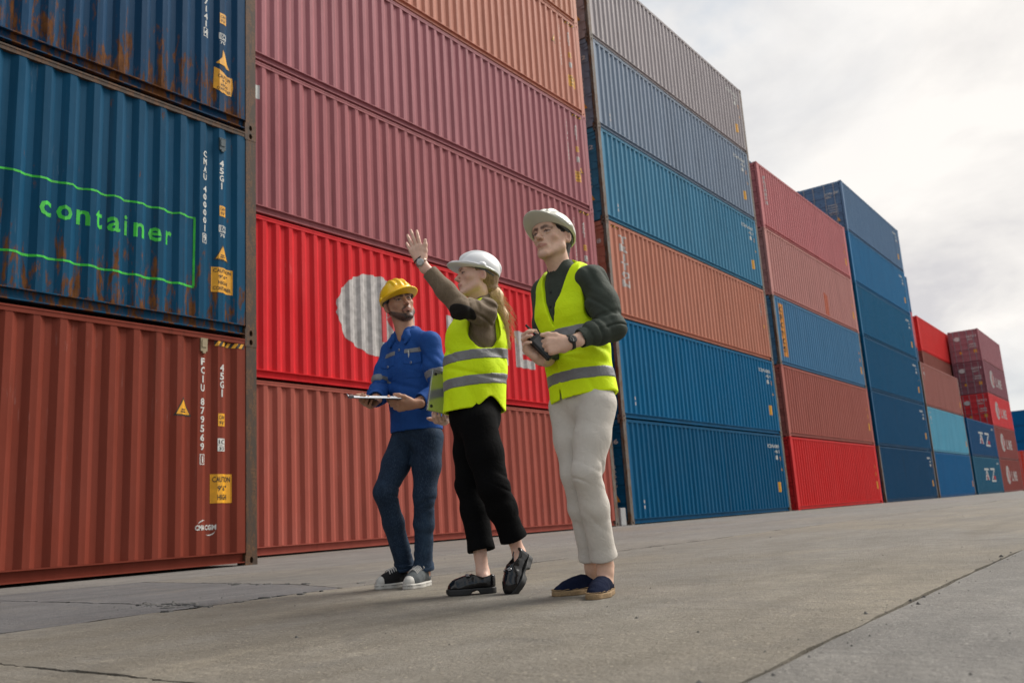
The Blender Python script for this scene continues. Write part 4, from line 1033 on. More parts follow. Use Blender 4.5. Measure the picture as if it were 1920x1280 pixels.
def strip(c, axis, half, soft=0.0, extra=None):
    c = np.asarray(c, np.float32); ax = unit(axis).astype(np.float32)
    def fn(P):
        d = np.abs((P-c)@ax)-half
        if extra is not None: d = np.maximum(d, extra(P))
        return d
    return fn
def disc(name, c, n, r, t, mat, parent, seg=14):
    n = unit(n); a = unit(np.cross(n, [.3, .2, .9])); b = np.cross(n, a); mb = MB()
    v = [np.asarray(c)+(a*math.cos(2*math.pi*i/seg)+b*math.sin(2*math.pi*i/seg))*r*q+n*z for z, q in ((-t, 1), (t*.6, 1), (t, .8)) for i in range(seg)]
    f = [(k*seg+i, k*seg+(i+1) % seg, (k+1)*seg+(i+1) % seg, (k+1)*seg+i) for k in range(2) for i in range(seg)] + [tuple(range(2*seg, 3*seg)), tuple(range(seg))[::-1]]
    mb.add(v, f); return mb.build(name, mat, parent)
def watch(parent, wrist, axis, face, r, strap, bezel, dial):
    ax = unit(axis); fc = np.asarray(face, float); fc = unit(fc-ax*(fc@ax)); sd = np.cross(ax, fc)
    mb = MB(); n = 28; ring = []
    for i in range(n):
        a = 2*math.pi*i/n
        for (rr, w) in ((r, -.010), (r+.003, -.009), (r+.003, .009), (r, .010)):
            ring.append(np.asarray(wrist)+(fc*math.cos(a)*.86+sd*math.sin(a))*rr+ax*w)
    f = [(i*4+k, ((i+1) % n)*4+k, ((i+1) % n)*4+(k+1) % 4, i*4+(k+1) % 4) for i in range(n) for k in range(4)]
    mb.add(ring, f); w = mb.build('wrist_watch', strap, parent, True)
    c = np.asarray(wrist)+fc*(r*.86+.003)
    disc('watch_case', c, fc, .0195, .006, bezel, w, 24); disc('watch_dial', c+fc*.0052, fc, .0158, .0012, dial, w, 24)
    h = MB(); p0 = c+fc*.0070
    for t, l in ((40, .009), (160, .013)):
        t = math.radians(t); h.tube([p0, p0+(sd*math.cos(t)+ax*math.sin(t))*l], .0009, 4)
    for i in range(12):
        t = i*math.pi/6; u = sd*math.cos(t)+ax*math.sin(t); h.tube([p0+u*.0125, p0+u*.0146], .0008, 4)
    h.build('watch_hands', M['white'], w)
    return w
def shoe(parent, fr, L, wid, sole_h, upper, sole, kind, a_j, h=.0034, heel=0.0, name='shoe'):
    root = empty(name); root.parent = parent
    cs = np.array([fr(x, y, z) for x in (-.07, .07) for y in (-.03, L+.03) for z in (-.02, .15)]); lo, hi = cs.min(0), cs.max(0)
    k = wid/.047
    out = [(0, .040, .034*k), (.002, .105, .036*k), (.004, .185, .047*k), (.0, L-.040, .036*k)]
    def plan(F, e, z0, z1):
        u = fr.R[:, 2]
        F.chain([fr(x, y, (z0+z1)/2) for x, y, r in out], [r+e for x, y, r in out], .03, u, 6.0)
    S = Field(lo, hi, h); plan(S, .003, 0, sole_h); X = S.copy()
    S.half(fr.R[:, 2], fr(0, 0, sole_h)); S.half(-fr.R[:, 2], fr(0, 0, 0.0))
    if heel:
        S.limb(fr(-.09, .118, -.004), fr(.09, .118, -.004), .024, .024, .004, cut=True)
        S.limb(fr(-.09, L+.01, -.012), fr(.09, L+.01, -.012), .022, .022, .006, cut=True)
    so = S.build('sole', sole, root, 2)
    U = Field(lo, hi, h); u = fr.R[:, 2]; b0 = sole_h
    if kind == 'sneaker': U.chain([fr(0, .045, b0+.03), fr(0, .10, b0+.038), fr(.002, .165, b0+.026), fr(.003, .21, b0+.012), fr(0, L-.042, b0+.004)], [.038*k, .040*k, .044*k, .044*k, .033*k], .02)
    elif kind == 'espadrille': U.chain([fr(0, .042, b0+.022), fr(0, .10, b0+.020), fr(.002, .165, b0+.010), fr(.003, .21, b0-.002), fr(0, L-.040, b0-.008)], [.035*k, .037*k, .042*k, .042*k, .032*k], .02)
    else: U.chain([fr(0, .042, b0+.024), fr(0, .10, b0+.026), fr(.002, .165, b0+.016), fr(.003, .21, b0+.004), fr(0, L-.042, b0-.003)], [.035*k, .037*k, .044*k, .044*k, .034*k], .02)
    if kind == 'sneaker':
        U.limb(fr(0, .045, b0+.03), fr(0, .048, b0+.062), .037*k, .038*k, .015); U.limb(fr(0, .125, b0+.05), fr(0, .088, b0+.088), .018*k, .020*k, .012, None)
        U.half(u, fr(0, .0, b0+.090))
    else:
        U.limb(fr(0, .040, b0+.024), fr(0, .036, b0+.040), .035*k, .035*k, .015)
        top = fr(0, .125, b0+(.062 if kind == 'loafer' else .05)); U.limb(fr(0, .17, b0+.03), top, .034*k, .024*k, .02, u, .55)
    I, P = U.near(.08)
    U.half(-u, fr(0, 0, b0-.001)); U.D = np.maximum(U.D, X.D+.002)
    yo, ro = (.052, .029) if kind == 'sneaker' else (.060, .0265)
    op = unit(np.asarray(a_j)-fr(0, yo, b0+.02)); o0 = fr(0, yo, b0+(.066 if kind == 'sneaker' else .052))
    if kind == 'sneaker': U.limb(o0, fr(0, yo-.005, b0+.13), ro*k, ro*1.15*k, .004, cut=True)
    else: U.ell(fr(0, .070, b0+.088), (.033*k, .063, .044), fr.R, .004, cut=True)
    U.displace(folds((fr(0, .165, b0+.03), .035, fr.R[:, 1], 70, .0016), base=.0006, scale=30))
    up_ = U.build('upper', upper, root, 2)
    if kind == 'sneaker':
        T = U.region(lambda P: -((P-fr(0, L-.040, 0).astype(np.float32))@fr.R[:, 1].astype(np.float32)), .003); T.build('toe_cap', sole, root)
        W = S.region(strip(fr(0, 0, sole_h*.62), u, .0022), .0016); W.build('sole_stripe', M['black'], root)
        for i in range(6):
            y = .112+i*.0165; z = b0+.0865-.0036*i; w = .029+.001*i; lc = MB()
            zc = lambda x: z+.003-abs(x)*.42
            lc.tube([fr(-w, y, zc(w)-.004), fr(-w*.5, y+.005, zc(w*.5)+.006), fr(0, y+.007, zc(0)+.006), fr(w*.5, y+.005, zc(w*.5)+.006), fr(w, y+.012, zc(w)-.004)], .0032, 6); lc.build('lace', M['laces'], up_, True)
        lc = MB(); c0 = fr(0, .105, b0+.088)
        for s_ in (1, -1): lc.tube([c0, fr(s_*.022, .118, b0+.098), fr(s_*.040, .128, b0+.078), fr(s_*.030, .128, b0+.070), c0], .0026, 5)
        lc.build('lace_bow', M['laces'], up_, True)
    if kind == 'loafer':
        W = U.region(lambda P: np.abs(np.linalg.norm(np.stack([((P-fr(0, .185, 0))@fr.R[:, 0])/.030, ((P-fr(0, .185, 0))@fr.R[:, 1])/.052], 1), axis=1)-1)-.05, .0022); W.build('apron_seam', upper, root)
        b = MB(); z = b0+.070
        q = [fr(-.034, .150, z-.016), fr(-.014, .158, z+.0045), fr(0, .16, z+.006), fr(.014, .158, z+.0045), fr(.034, .150, z-.016)]
        b.tube(q, .0022, 6)
        for s_ in (1, -1): b.tube([fr(s_*.020+math.cos(t)*.009, .157+math.sin(t)*.009, z+.002-.003*abs(math.cos(t)+s_)) for t in np.linspace(0, 2*math.pi, 13)], .0024, 6, False)
        b.build('metal_bit', M['steel'], up_, True)
    if kind == 'espadrille':
        for j, z in enumerate((.0, )):
            st = MB(); n = 64
            rim = []
            for i in range(n):
                t = 2*math.pi*i/n; d = np.array([math.sin(t), math.cos(t)])
                best = max(((x*d[0]+y*d[1]+r), (x, y, r)) for x, y, r in out)[1]
                rim.append(fr(best[0]+d[0]*(best[2]+.002), best[1]+d[1]*(best[2]+.002), sole_h+.001))
            for i in range(n):
                a, b_ = rim[i], rim[(i+1) % n]; st.tube([a, lerp(a, b_, .5)+u*.005, b_], .0015, 5)
            st.build('whip_stitch', sole, root, True)
    return root
def trousers(J, rad, rtop, b, cuff, mat, parent, fold_specs, h=.005, name='trousers', base=.0016, q=.72, kn=.03, top_e=.0, top_cut=None, hip=.158, sc=7):
    lo, hi = bounds({k: J[k] for k in ('Lh', 'Rh', 'Lk', 'Rk', 'La', 'Ra', 'pel', 'waist')}, .25); F = Field(lo, hi, h)
    F.chain([J['pel']-V3(0, 0, .02), lerp(J['pel'], J['waist'], .6)], [hip, hip-.012], .04, b, q)
    T = []
    for s in 'LR':
        G_ = Field(lo, hi, h); a, kk, hp = J[s+'a'], J[s+'k'], J[s+'h']; c = cuff[s]
        G_.chain([hp, lerp(hp, kk, .5), kk, lerp(kk, c, .4), c, c+(c-kk)*.12], [rad[0], rad[1], rad[2], rad[3], rad[4], rad[4]], kn)
        ax = unit(c-kk); G_.half(ax, c)
        G_.limb(c-ax*.035, c+ax*.06, rad[4]-.009, rad[4]-.007, .003, cut=True)
        T.append(G_)
    for G_ in T:
        d = G_.D; D = F.D; k = .03; hh = np.clip(.5+.5*(D-d)/k, 0, 1); wz = F.grid()[2][None, None, :] > J['pel'][2]-.22
        F.D = np.where(wz, D+(d-D)*hh-k*hh*(1-hh), np.minimum(D, d))
    if top_cut is not None: F.half(V3(0, 0, 1), V3(0, 0, top_cut))
    F.displace(folds(*fold_specs, base=base, scale=sc, stretch=(1, 1, .45)))
    return F, F.build(name, mat, parent, 1)

# ------------------------------------------------------------------ man in the fluorescent vest and pale trousers
def man_with_radio():
    J = A(JT['m2']); root = empty('person', (*JT['m2']['_base'], 0), ROTZ)
    tag(root, 'man in cream hard hat, fluorescent vest and pale trousers looking up, holding a radio', 'person')
    b = unit([-.72, -.70, 0]); l = np.array([-b[1], b[0], 0]); U = V3(0, 0, 1)
    H = Frame(J['head'], [-.58, -.80, .13], [-.06, .05, 1], 1.0)
    foot = {'L': Frame((.068, .075, 0), [-.36, -.93, 0], [0, 0, 1]), 'R': Frame((.062, .215, 0), [-.88, -.47, 0], [0, 0, 1])}
    def hands(F):
        add_hand(F, J['Lw'], [-.97, -.02, -.12], [-.10, -1, .12], False, per=[(38, 42, 20), (42, 46, 22), (46, 46, 24), (50, 46, 24)], thumb=(.62, .85, .10), sc=1.03, thumb_bend=.5)
        add_hand(F, J['Rw'], [-.62, -.42, .62], [-.35, .70, -.45], True, per=[(30, 55, 30)]*4, thumb=(.6, .6, -.35), sc=1.0, ext=.0)
    Fb = skin_body(J, H, b, foot, hands=(hands,))
    skin = np.array([.68, .44, .32]); body = Fb.build('body', M['skin'], root, 1, tones(H, skin, (.42, .17, .13), (.030, .018, .012), stubble=.12, brow_w=.0072))
    # shirt
    lo, hi = bounds({k: J[k] for k in ('Ls', 'Rs', 'Le', 'Re', 'Lw', 'Rw', 'waist', 'neckb')}, .2); S = Field(lo, hi, .0048)
    torso(S, J, b, -.004, .66)
    for s in 'LR':
        w = lerp(J[s+'e'], J[s+'w'], .90 if s == 'L' else 1.0)
        S.chain([J[s+'s'], lerp(J[s+'s'], J[s+'e'], .5), J[s+'e'], lerp(J[s+'e'], w, .4), w], [.070, .068, .060, .055, .040], .035)
        ax = unit(J[s+'w']-J[s+'e']); S.limb(w, w+ax*.03, .05, .05, .004, cut=True); S.limb(w-ax*.03, w+ax*.02, .033, .034, .002, cut=True)
    nd = unit(J['neckt']-J['neckb']); nb = J['neckb']+U*.012
    S.limb(nb-nd*.02, nb+nd*.030, .071, .063, .012); S.limb(nb-nd*.01, nb+nd*.09, .060, .054, .003, cut=True); S.half(nd-b*.10, nb+nd*.034)
    S.limb(nb+b*.06+nd*.0, nb+b*.09+nd*.06, .008, .016, .006, cut=True)
    S.displace(folds((J['Le'], .09, J['Ls']-J['Le'], 22, .007), (lerp(J['Le'], J['Lw'], .4), .07, J['Le']-J['Lw'], 20, .007), (J['Ls']-U*.04, .10, [.8, .2, .6], 16, .008), (lerp(J['Ls'], J['Le'], .5), .09, [.6, 0, .8], 16, .009), base=.0028, scale=8))
    S.half(-U, V3(0, 0, J['waist'][2]-.06))
    sh = S.build('shirt', M['cloth_dark'], root, 1)
    S.region(lambda P: np.maximum(np.abs((P-nb)@l.astype(np.float32))-.016, -((P-nb)@b.astype(np.float32))), .0025).build('placket', M['cloth_dark'], sh)
    for i, dz in enumerate((-.05, -.12, -.19)):
        pt = nb + U*dz + b*.30
        I, P = S.near(.006); t = P-pt; sel = (np.abs(t@l) < .01) & (np.abs(t[:, 2]) < .008) & ((P-nb)@b > 0)
        if sel.any(): disc('button', P[sel].mean(0)+b*.004, b, .006, .002, M['blackplastic'], sh)
    # vest
    hz = .885; lo, hi = bounds({k: J[k] for k in ('Ls', 'Rs', 'pel', 'neckb')}, .24); Vv = Field(lo, hi, .0048)
    hem = J['pel']+V3(0, 0, -.02)
    Vv.chain([hem, J['waist'], J['chest'], lerp(J['chest'], J['neckb'], .42)], [.183, .172, .182, .158], .05, b, .70)
    for s in ('Ls', 'Rs'):
        top = lerp(J['chest'], J['neckb'], .42); Vv.limb(lerp(top, J[s], .2), lerp(top, J[s], .80), .088, .068, .05, b, .85); Vv.limb(J['neckb']+U*.012, lerp(J['neckb'], J[s], .8)+U*.016, .052, .048, .045)
    for s, sg in (('Ls', 1), ('Rs', -1)):
        c = J[s]+l*sg*.035; Vv.limb(c-U*.135+b*.005, c+U*.10, .072, .082, .012, cut=True)
        Vv.limb(c-U*.10+l*sg*.08, c+l*sg*.1+U*.1, .10, .10, .012, cut=True)
    nb2 = J['neckb']+U*.0
    Vv.limb(nb2-U*.02, nb2+nd*.14, .073, .076, .008, cut=True)
    Tf = Frame(J['chest'], b, [0, 0, 1])
    def vneck(P):
        q = Tf.inv(P.astype(float)); zz = q[:, 2]-(-.075); return np.where(q[:, 1] > 0, np.abs(q[:, 0])-np.clip(zz, 0, .3)*.36-.0 + np.where(zz < 0, .05, 0), .2)
    I, P = Vv.near(.1); v = vneck(P); D = Vv.D[I[:, 0], I[:, 1], I[:, 2]]; Vv.D[I[:, 0], I[:, 1], I[:, 2]] = np.maximum(D, -v)
    Vv.displace(folds((J['waist']+b*.1, .16, [0, .2, 1], 11, .004), (J['waist']+l*.12, .14, [.3, 0, 1], 12, .005), (J['chest']+b*.1-l*.06, .12, [.6, 0, .8], 12, .004), (J['pel']+l*.1, .12, [.8, 0, .3], 11, .006), base=.0032, scale=6, stretch=(1, 1, .6)))
    slit = lambda P: np.where(((P-J['pel'])@b) > 0, np.abs((P-J['pel'])@l + .03) - .002 - np.clip((hz+.06-P[:, 2])*.16, 0, .1), .2)
    I, P = Vv.near(.1); v = slit(P); D = Vv.D[I[:, 0], I[:, 1], I[:, 2]]; Vv.D[I[:, 0], I[:, 1], I[:, 2]] = np.maximum(D, -np.where(P[:, 2] < hz+.10, v, .2))
    Vv.half(-U+unit(b)*-.0+l*.10, J['pel']+V3(0, 0, -.035)); In = Field(lo, hi, .0048)
    In.chain([hem-U*.1, J['pel']+U*.06], [.174, .166], .05, b, .69)
    Vv.D = np.maximum(Vv.D, -In.D)
    ve = Vv.build('safety_vest', M['hivis'], root, 1)
    for z in (1.185, .985):
        Vv.region(strip(V3(0, 0, z), U+l*-.04, .026), .003).build('reflective_band', M['reflect'], ve)
    Vv.region(lambda P: np.maximum(np.abs((P-J['chest'])@l.astype(np.float32))-.012, np.maximum(-((P-J['chest'])@b.astype(np.float32)), P[:, 2]-(J['chest'][2]-.08))), .0025).build('front_binding', M['hivis'], ve)
    # trousers
    cuff = {'L': J['La']+V3(-.004, 0, .035), 'R': J['Ra']+V3(.0, 0, .045)}
    tm = fabric('stone cotton twill', (0.62, 0.575, 0.515), .85, 800, .3, .12)
    fs = [(J['Lk']+b*.06, .06, [.5, 0, .85], 14, .003), (lerp(J['Lh'], J['Rh'], .5)+b*.10-U*.02, .09, [.75, 0, .65], 13, .005), (J['Lk']+V3(.06, 0, .0), .05, [.35, 0, .9], 20, .007),
          (lerp(J['Lk'], cuff['L'], .45), .09, [.7, 0, .7], 12, .003), (lerp(J['Rk'], cuff['R'], .6), .10, [.6, 0, .75], 12, .003), (lerp(J['Lh'], J['Lk'], .35), .10, [.8, 0, .6], 10, .003)]
    F, tr = trousers(J, [.096, .084, .068, .063, .058], .1, b, cuff, tm, root, fs, top_cut=1.0, hip=.152)
    for s in 'LR':
        ax = unit(cuff[s]-J[s+'k']); F.region(strip(cuff[s]-ax*.020, ax, .0022), .0012).build('hem_stitch', tm, tr)
    # shoes
    sm = fabric('navy suede', (0.007, 0.011, 0.030), .95, 500, .5, .25, spec=.1); ju = simple('braided jute', (.33, .22, .115), .9, scale=160, var=.45, bmp=.5)
    for s in 'LR': shoe(root, foot[s], .290, .045, .024, sm, ju, 'espadrille', J[s+'a'], name='shoe')
    hard_hat(H, root, simple('cream helmet plastic', (.60, .585, .50), .32, scale=8, var=.12, bmp=.03), tilt=.30, rise=.006)
    Hf = Field(H.o-.16, H.o+.16, .004); Hf.ell(H(0, -.020, .034), (.083, .100, .092), H.R, 0); Hf.limb(H(0, -.05, -.02), H(0, -.06, -.07), .065, .05, .02)
    Hf.half(H.R@np.array([0, .75, -.55]), H(0, .038, .018)); Hf.ell(H(.09, .005, -.03), (.04, .035, .04), H.R, .004, cut=True); Hf.ell(H(-.09, .005, -.03), (.04, .035, .04), H.R, .004, cut=True)
    Hf.displace(folds(base=.003, scale=45, stretch=(1, 1, .3))); Hf.build('hair', simple('dark brown hair', (.022, .014, .009), .6, scale=120, var=.5, bmp=.5), root)
    watch(root, lerp(J['Le'], J['Lw'], .985), J['Lw']-J['Le'], [-.05, -1, .15], .0315, M['blackplastic'], M['blackplastic'], M['black'])
    return root, J
mr, J2 = man_with_radio()
def radio():
    c = np.array([-.195, -.268, 1.118]); ax = unit([-.60, -.10, .79]); r = empty('walkie_talkie', (*JT['m2']['_base'], 0), ROTZ)
    tag(r, 'black two way radio with stub antenna in the hands of the man in pale trousers', 'radio')
    f = Frame(c, [.1, -1, .25], ax); mb = MB()
    def bev(x0, x1, y0, y1, z0, z1, o):
        m_ = MB(); m_.box(x0, x1, y0, y1, z0, z1); me = m_.mesh('b'); bm = bmesh.new(); bm.from_mesh(me); bmesh.ops.bevel(bm, geom=bm.edges[:], offset=o, segments=2, affect='EDGES')
        for v in bm.verts: v.co = f(*v.co)
        bm.to_mesh(me); bm.free(); return me
    body = link('radio_body', bev(-.029, .029, -.019, .017, -.10, .022, .005), M['blackplastic'], r)
    link('speaker_grille', bev(-.02, .02, .0165, .019, -.045, .008, .001), M['helmet_in'], body)
    a = MB(); a.tube([f(.017, 0, .018), f(.017, 0, .035), f(.017, 0, .09)], [.0075, .0062, .0048], 10); a.build('antenna', M['blackplastic'], r, True)
    for x in (-.016, .0): k = MB(); k.tube([f(x, 0, .018), f(x, 0, .038)], [.0085, .0078], 12); k.build('knob', M['blackplastic'], r)
    return r
radio()
# ------------------------------------------------------------------ woman pointing
def woman():
    J = A(JT['w']); root = empty('person', (*JT['w']['_base'], 0), ROTZ)
    tag(root, 'woman in white hard hat and fluorescent vest pointing upward with her left arm', 'person')
    b = unit([-.96, -.28, 0]); l = np.array([-b[1], b[0], 0]); U = V3(0, 0, 1)
    H = Frame(J['head'], [-.95, -.30, .13], [-.12, .0, 1], .95)
    up2 = unit([.30, -.10, .93]); f2 = unit([-.42, -.50, -.76])
    foot = {'R': Frame((.125, .0, 0), [-.97, -.12, 0], [0, 0, 1], .92), 'L': Frame((.305, -.015, .165), f2, [-.62, -.45, .62], .92)}
    def hands(F):
        add_hand(F, J['Lw'], J['fingertip']-J['Lw'], [-.15, -1, -.10], False, per=[(2, 8, 5), (-2, 6, 5), (4, 10, 6), (14, 16, 10)], spread=.11, thumb=(.55, .85, .05), sc=.93, thumb_bend=.15)
        add_hand(F, J['Rw'], [-.18, -.95, -.05], [.05, -.1, -1], True, per=[(38, 62, 30)]*4, thumb=(.7, .7, -.2), sc=.88)
    Fb = skin_body(J, H, b, foot, True, (hands,), neck_r=.046)
    skin = np.array([.70, .455, .35]); Fb.build('body', M['skin'], root, 1, tones(H, skin, (.50, .20, .17), (.11, .065, .035), brow_w=.0052))
    # jacket
    def tweed(nt, base):
        m1 = mapped(nt, 1, True); sx = node(nt, 'SeparateXYZ', Vector=m1)
        st = mth(nt, 'ABSOLUTE', mth(nt, 'SINE', mth(nt, 'MULTIPLY', mth(nt, 'ADD', sx.outputs[0], mth(nt, 'MULTIPLY', sx.outputs[1], .8)), 150.0)))
        f = noise(nt, 420, 2, .6, obj=True)
        base = mixc(nt, mth(nt, 'MULTIPLY', ramp(nt, f, (.45, 0.), (.6, 1.)), .6), base, (.10, .070, .045))
        return mixc(nt, mth(nt, 'MULTIPLY', ramp(nt, st, (.97, 0.), (.99, 1.)), .12), base, (.36, .28, .2))
    tw = fabric('brown tweed', (.205, .150, .100), .9, 500, .5, .2, fuzz=.1, fn=tweed)
    lo, hi = bounds({k: J[k] for k in ('Ls', 'Rs', 'Le', 'Re', 'Lw', 'Rw', 'waist', 'neckb', 'pel')}, .2); S = Field(lo, hi, .0048)
    torso(S, J, b, .0, .74, True)
    for s in 'LR':
        w = lerp(J[s+'e'], J[s+'w'], .93); ax = unit(J[s+'w']-J[s+'e'])
        S.chain([J[s+'s'], lerp(J[s+'s'], J[s+'e'], .5), J[s+'e'], lerp(J[s+'e'], w, .4), w], [.060, .058, .052, .048, .040], .03)
        S.limb(w, w+ax*.04, .055, .055, .003, cut=True); S.limb(w-ax*.03, w+ax*.02, .035, .037, .002, cut=True)
    S.limb(J['neckb']-U*.02, J['neckb']+U*.035, .066, .060, .012); S.limb(J['neckb']+U*.0, J['neckb']+U*.09, .052, .050, .003, cut=True)
    S.displace(folds((J['Ls']+V3(-.03, -.02, .0), .10, [.5, 0, .8], 18, .008), (lerp(J['Ls'], J['Le'], .6), .08, [1, 0, .25], 22, .005), (J['Le'], .07, J['Lw']-J['Le'], 22, .004), (J['chest']+l*.1, .12, [.7, 0, .6], 14, .006), base=.002, scale=8))
    S.half(-U, V3(0, 0, .97)); sh = S.build('jacket', tw, root, 1)
    ec = J['Le']+V3(.012, -.02, -.045)
    er = Frame(ec, unit(J['Le']-J['Ls'])*.6+unit(J['Lw']-J['Le'])*.4, [0, -.55, -.85])
    S.region(lambda P: np.linalg.norm(er.inv(P.astype(float))/np.array([.055, .085, .06]), axis=1)*.05-.05, .003).build('elbow_patch', fabric('dark suede', (.016, .013, .012), .95, 500, .3), sh)
    # vest
    lo, hi = bounds({k: J[k] for k in ('Ls', 'Rs', 'pel', 'neckb')}, .24); Vv = Field(lo, hi, .0048); top = lerp(J['chest'], J['neckb'], .40)
    hem = J['pel']+V3(.0, 0, .0)
    Vv.chain([hem, J['waist']+V3(.002, 0, 0), J['chest'], top], [.168, .160, .158, .134], .05, b, 1.0)
    for s in ('Ls', 'Rs'):
        Vv.limb(lerp(top, J[s], .2), lerp(top, J[s], .85), .080, .066, .05, b, .9); Vv.limb(J['neckb']+U*.005, lerp(J['neckb'], J[s], .9)+U*.018, .050, .046, .04)
    for s, sg in (('Ls', 1), ('Rs', -1)):
        c = J[s]+l*sg*.05-U*.02+b*.018; Vv.limb(c-U*.105, c-U*.01, .078, .082, .012, b, 1.12, cut=True); Vv.limb(c-U*.095+l*sg*.09, c+l*sg*.09+U*.0, .086, .084, .012, b, 1.1, cut=True)
    Vv.limb(J['Ls']+l*.05+b*.03, J['Le'], .070, .066, .012, cut=True)
    Vv.limb(J['neckb']-U*.02+b*.012, J['neckb']+U*.14, .062, .066, .008, cut=True)
    I, P = Vv.near(.25); q = P-J['Ls'].astype(np.float32); qb = q@b.astype(np.float32)-.012; ql = q@l.astype(np.float32); qz = q[:, 2]
    rr = np.where(qz > -.095, np.abs(qb)-.074-.02*np.clip(-qz/.1, 0, 1), np.hypot(qb, (qz+.095)*1.05)-.094); rr = np.maximum(rr, qz-.035)
    D = Vv.D[I[:, 0], I[:, 1], I[:, 2]]; Vv.D[I[:, 0], I[:, 1], I[:, 2]] = np.where(ql > -.06, np.maximum(D, -rr), D)
    Vv.displace(folds((J['waist']+l*.1, .2, [.25, 0, 1], 8, .004), (J['pel']+l*.12, .14, [.9, 0, .4], 8, .006), (J['waist']+l*.12+V3(.08, 0, .1), .10, [.8, 0, .6], 12, .006), (J['chest']+b*.1-U*.05, .14, [.75, 0, .65], 10, .004), base=.0035, scale=6, stretch=(1, 1, .6)))
    I, P = Vv.near(.2); q = (P-J['pel'])@b; hemz = .932 - .012*np.clip((q+.16)/.3, 0, 1) + .055*np.exp(-((q+.055)/.055)**2)*np.clip(.5+((P-J['pel'])@l)/.08, 0, 1) - .02*np.exp(-((q+.15)/.05)**2)
    D = Vv.D[I[:, 0], I[:, 1], I[:, 2]]; Vv.D[I[:, 0], I[:, 1], I[:, 2]] = np.maximum(D, hemz-P[:, 2]); Vv.half(-U, V3(0, 0, .89))
    In = Field(lo, hi, .0048); In.chain([hem-U*.12, J['pel']+U*.09], [.158, .148], .05, b, 1.0); Vv.D = np.maximum(Vv.D, -In.D)
    ve = Vv.build('safety_vest', M['hivis'], root, 1)
    for z in (1.20, 1.068): Vv.region(strip(V3(.06, 0, z), U+b*.07, .0265), .003).build('reflective_band', M['reflect'], ve)
    # trousers
    cuff = {'R': J['Ra']+V3(.0, 0, .105), 'L': lerp(J['Lk'], J['La'], .80)}
    tm = fabric('black wool', (.0032, .0032, .0036), .9, 700, .3, .2, spec=.1)
    fs = [(J['Lk']+V3(.05, -.02, .02), .06, [.5, 0, 1], 18, .005), (J['Rk'], .1, [.4, 0, 1], 9, .004), (lerp(J['Lk'], cuff['L'], .5), .08, [.2, 0, 1], 14, .004)]
    trousers(J, [.100, .092, .078, .072, .064], .1, b, cuff, tm, root, fs, top_cut=1.02, hip=.150, q=.92)
    lm = simple('polished black leather', (.006, .006, .007), .16, scale=20, bmp=.03); ls = simple('black rubber', (.012, .012, .012), .6, scale=60)
    for s in 'RL': shoe(root, foot[s], .275, .046, .034, lm, ls, 'loafer', J[s+'a'], heel=1, name='shoe')
    hard_hat(H, root, simple('white helmet plastic', (.70, .71, .72), .28, scale=8, var=.08, bmp=.02), tilt=.14, rise=.008, peak=.032)
    blond = simple('blonde hair', (.72, .50, .26), .45, scale=150, var=.4, bmp=.4)
    Hf = Field(H.o-.17, H.o+.17, .004); Hf.ell(H(0, -.022, .036), (.084, .100, .092), H.R, 0); Hf.limb(H(0, -.07, -.01), H(0, -.085, -.05), .055, .045, .02)
    Hf.half(H.R@np.array([0, .8, -.45]), H(0, .030, .028))
    for sx in (1, -1): Hf.ell(H(sx*.09, .0, -.02), (.04, .034, .042), H.R, .004, cut=True)
    Hf.displace(folds(base=.003, scale=45, stretch=(1, 1, .3))); hr = Hf.build('hair', simple('dark blonde hair', (.30, .185, .085), .5, scale=120, var=.5, bmp=.4), root)
    st = H(0, -.095, -.035); Hc = Field(st-V3(.16, .16, .40), st+V3(.20, .16, .06), .005)
    Hc.chain([st, st+V3(.010, 0, -.06), st+V3(.028, 0, -.17), st+V3(.040, 0, -.27)], [.022, .036, .040, .018], .02); Hc.displace(folds(base=.010, scale=26, stretch=(1, 1, .35)), .05); Hc.build('ponytail', blond, hr)
    mb = MB(); r = random.Random(4)
    for i in range(520):
        a = r.uniform(0, 6.283); rad = .062*math.sqrt(r.random()); ln = r.uniform(.22, .36); ph = r.uniform(0, 6.283); fq = r.uniform(50, 80); am = r.uniform(.005, .014); pts = []; n = 32
        for k in range(n):
            t = k/(n-1); w = (.35+.65*min(1, t*2.6))*(1-.40*t)
            base_ = st + V3(.012+.035*math.sin(t*1.6), .0, 0)*t + V3(0, 0, -ln*t) + V3(math.cos(a)*.75, math.sin(a)*1.0, 0)*rad*w
            pts.append(base_+V3(math.cos(ph+fq*t*ln), math.sin(ph+fq*t*ln), 0)*am*min(1, t*4))
        mb.tube(pts, [.0016]*(n-1)+[.0006], 3, False)
    for i in range(90):                                       # flyaway hairs
        a = r.uniform(0, 6.283); pts = []; ln = r.uniform(.15, .34); ph = r.uniform(0, 6.28)
        for k in range(14):
            t = k/13; pts.append(st+V3(.02+.045*t+math.cos(a)*.05*t**.6+.012*math.cos(ph+18*t), math.sin(a)*.07*t**.6, -ln*t+.012*math.sin(ph+16*t)))
        mb.tube(pts, .0007, 3, False)
    cu = mb.build('curls', blond, hr, True); cu['kind'] = 'stuff'
    wa = lerp(J['Le'], J['Lw'], .995)
    watch(root, wa, J['Lw']-J['Le'], [-.35, -.9, .1], .0285, simple('rose metal strap', (.42, .30, .24), .4, metal=.5), M['steel'], M['white'])
    bd = MB(); ax = unit(J['Lw']-J['Le']); c = J['Lw']+ax*.022; u = unit(np.cross(ax, [0, 1, 0])); v = np.cross(ax, u)
    bd.tube([c+(u*math.cos(t)*.028+v*math.sin(t)*.024) for t in np.linspace(0, 2*math.pi, 25)], .0032, 6, False); bd.build('bracelet', M['blackplastic'], root, True)
woman()
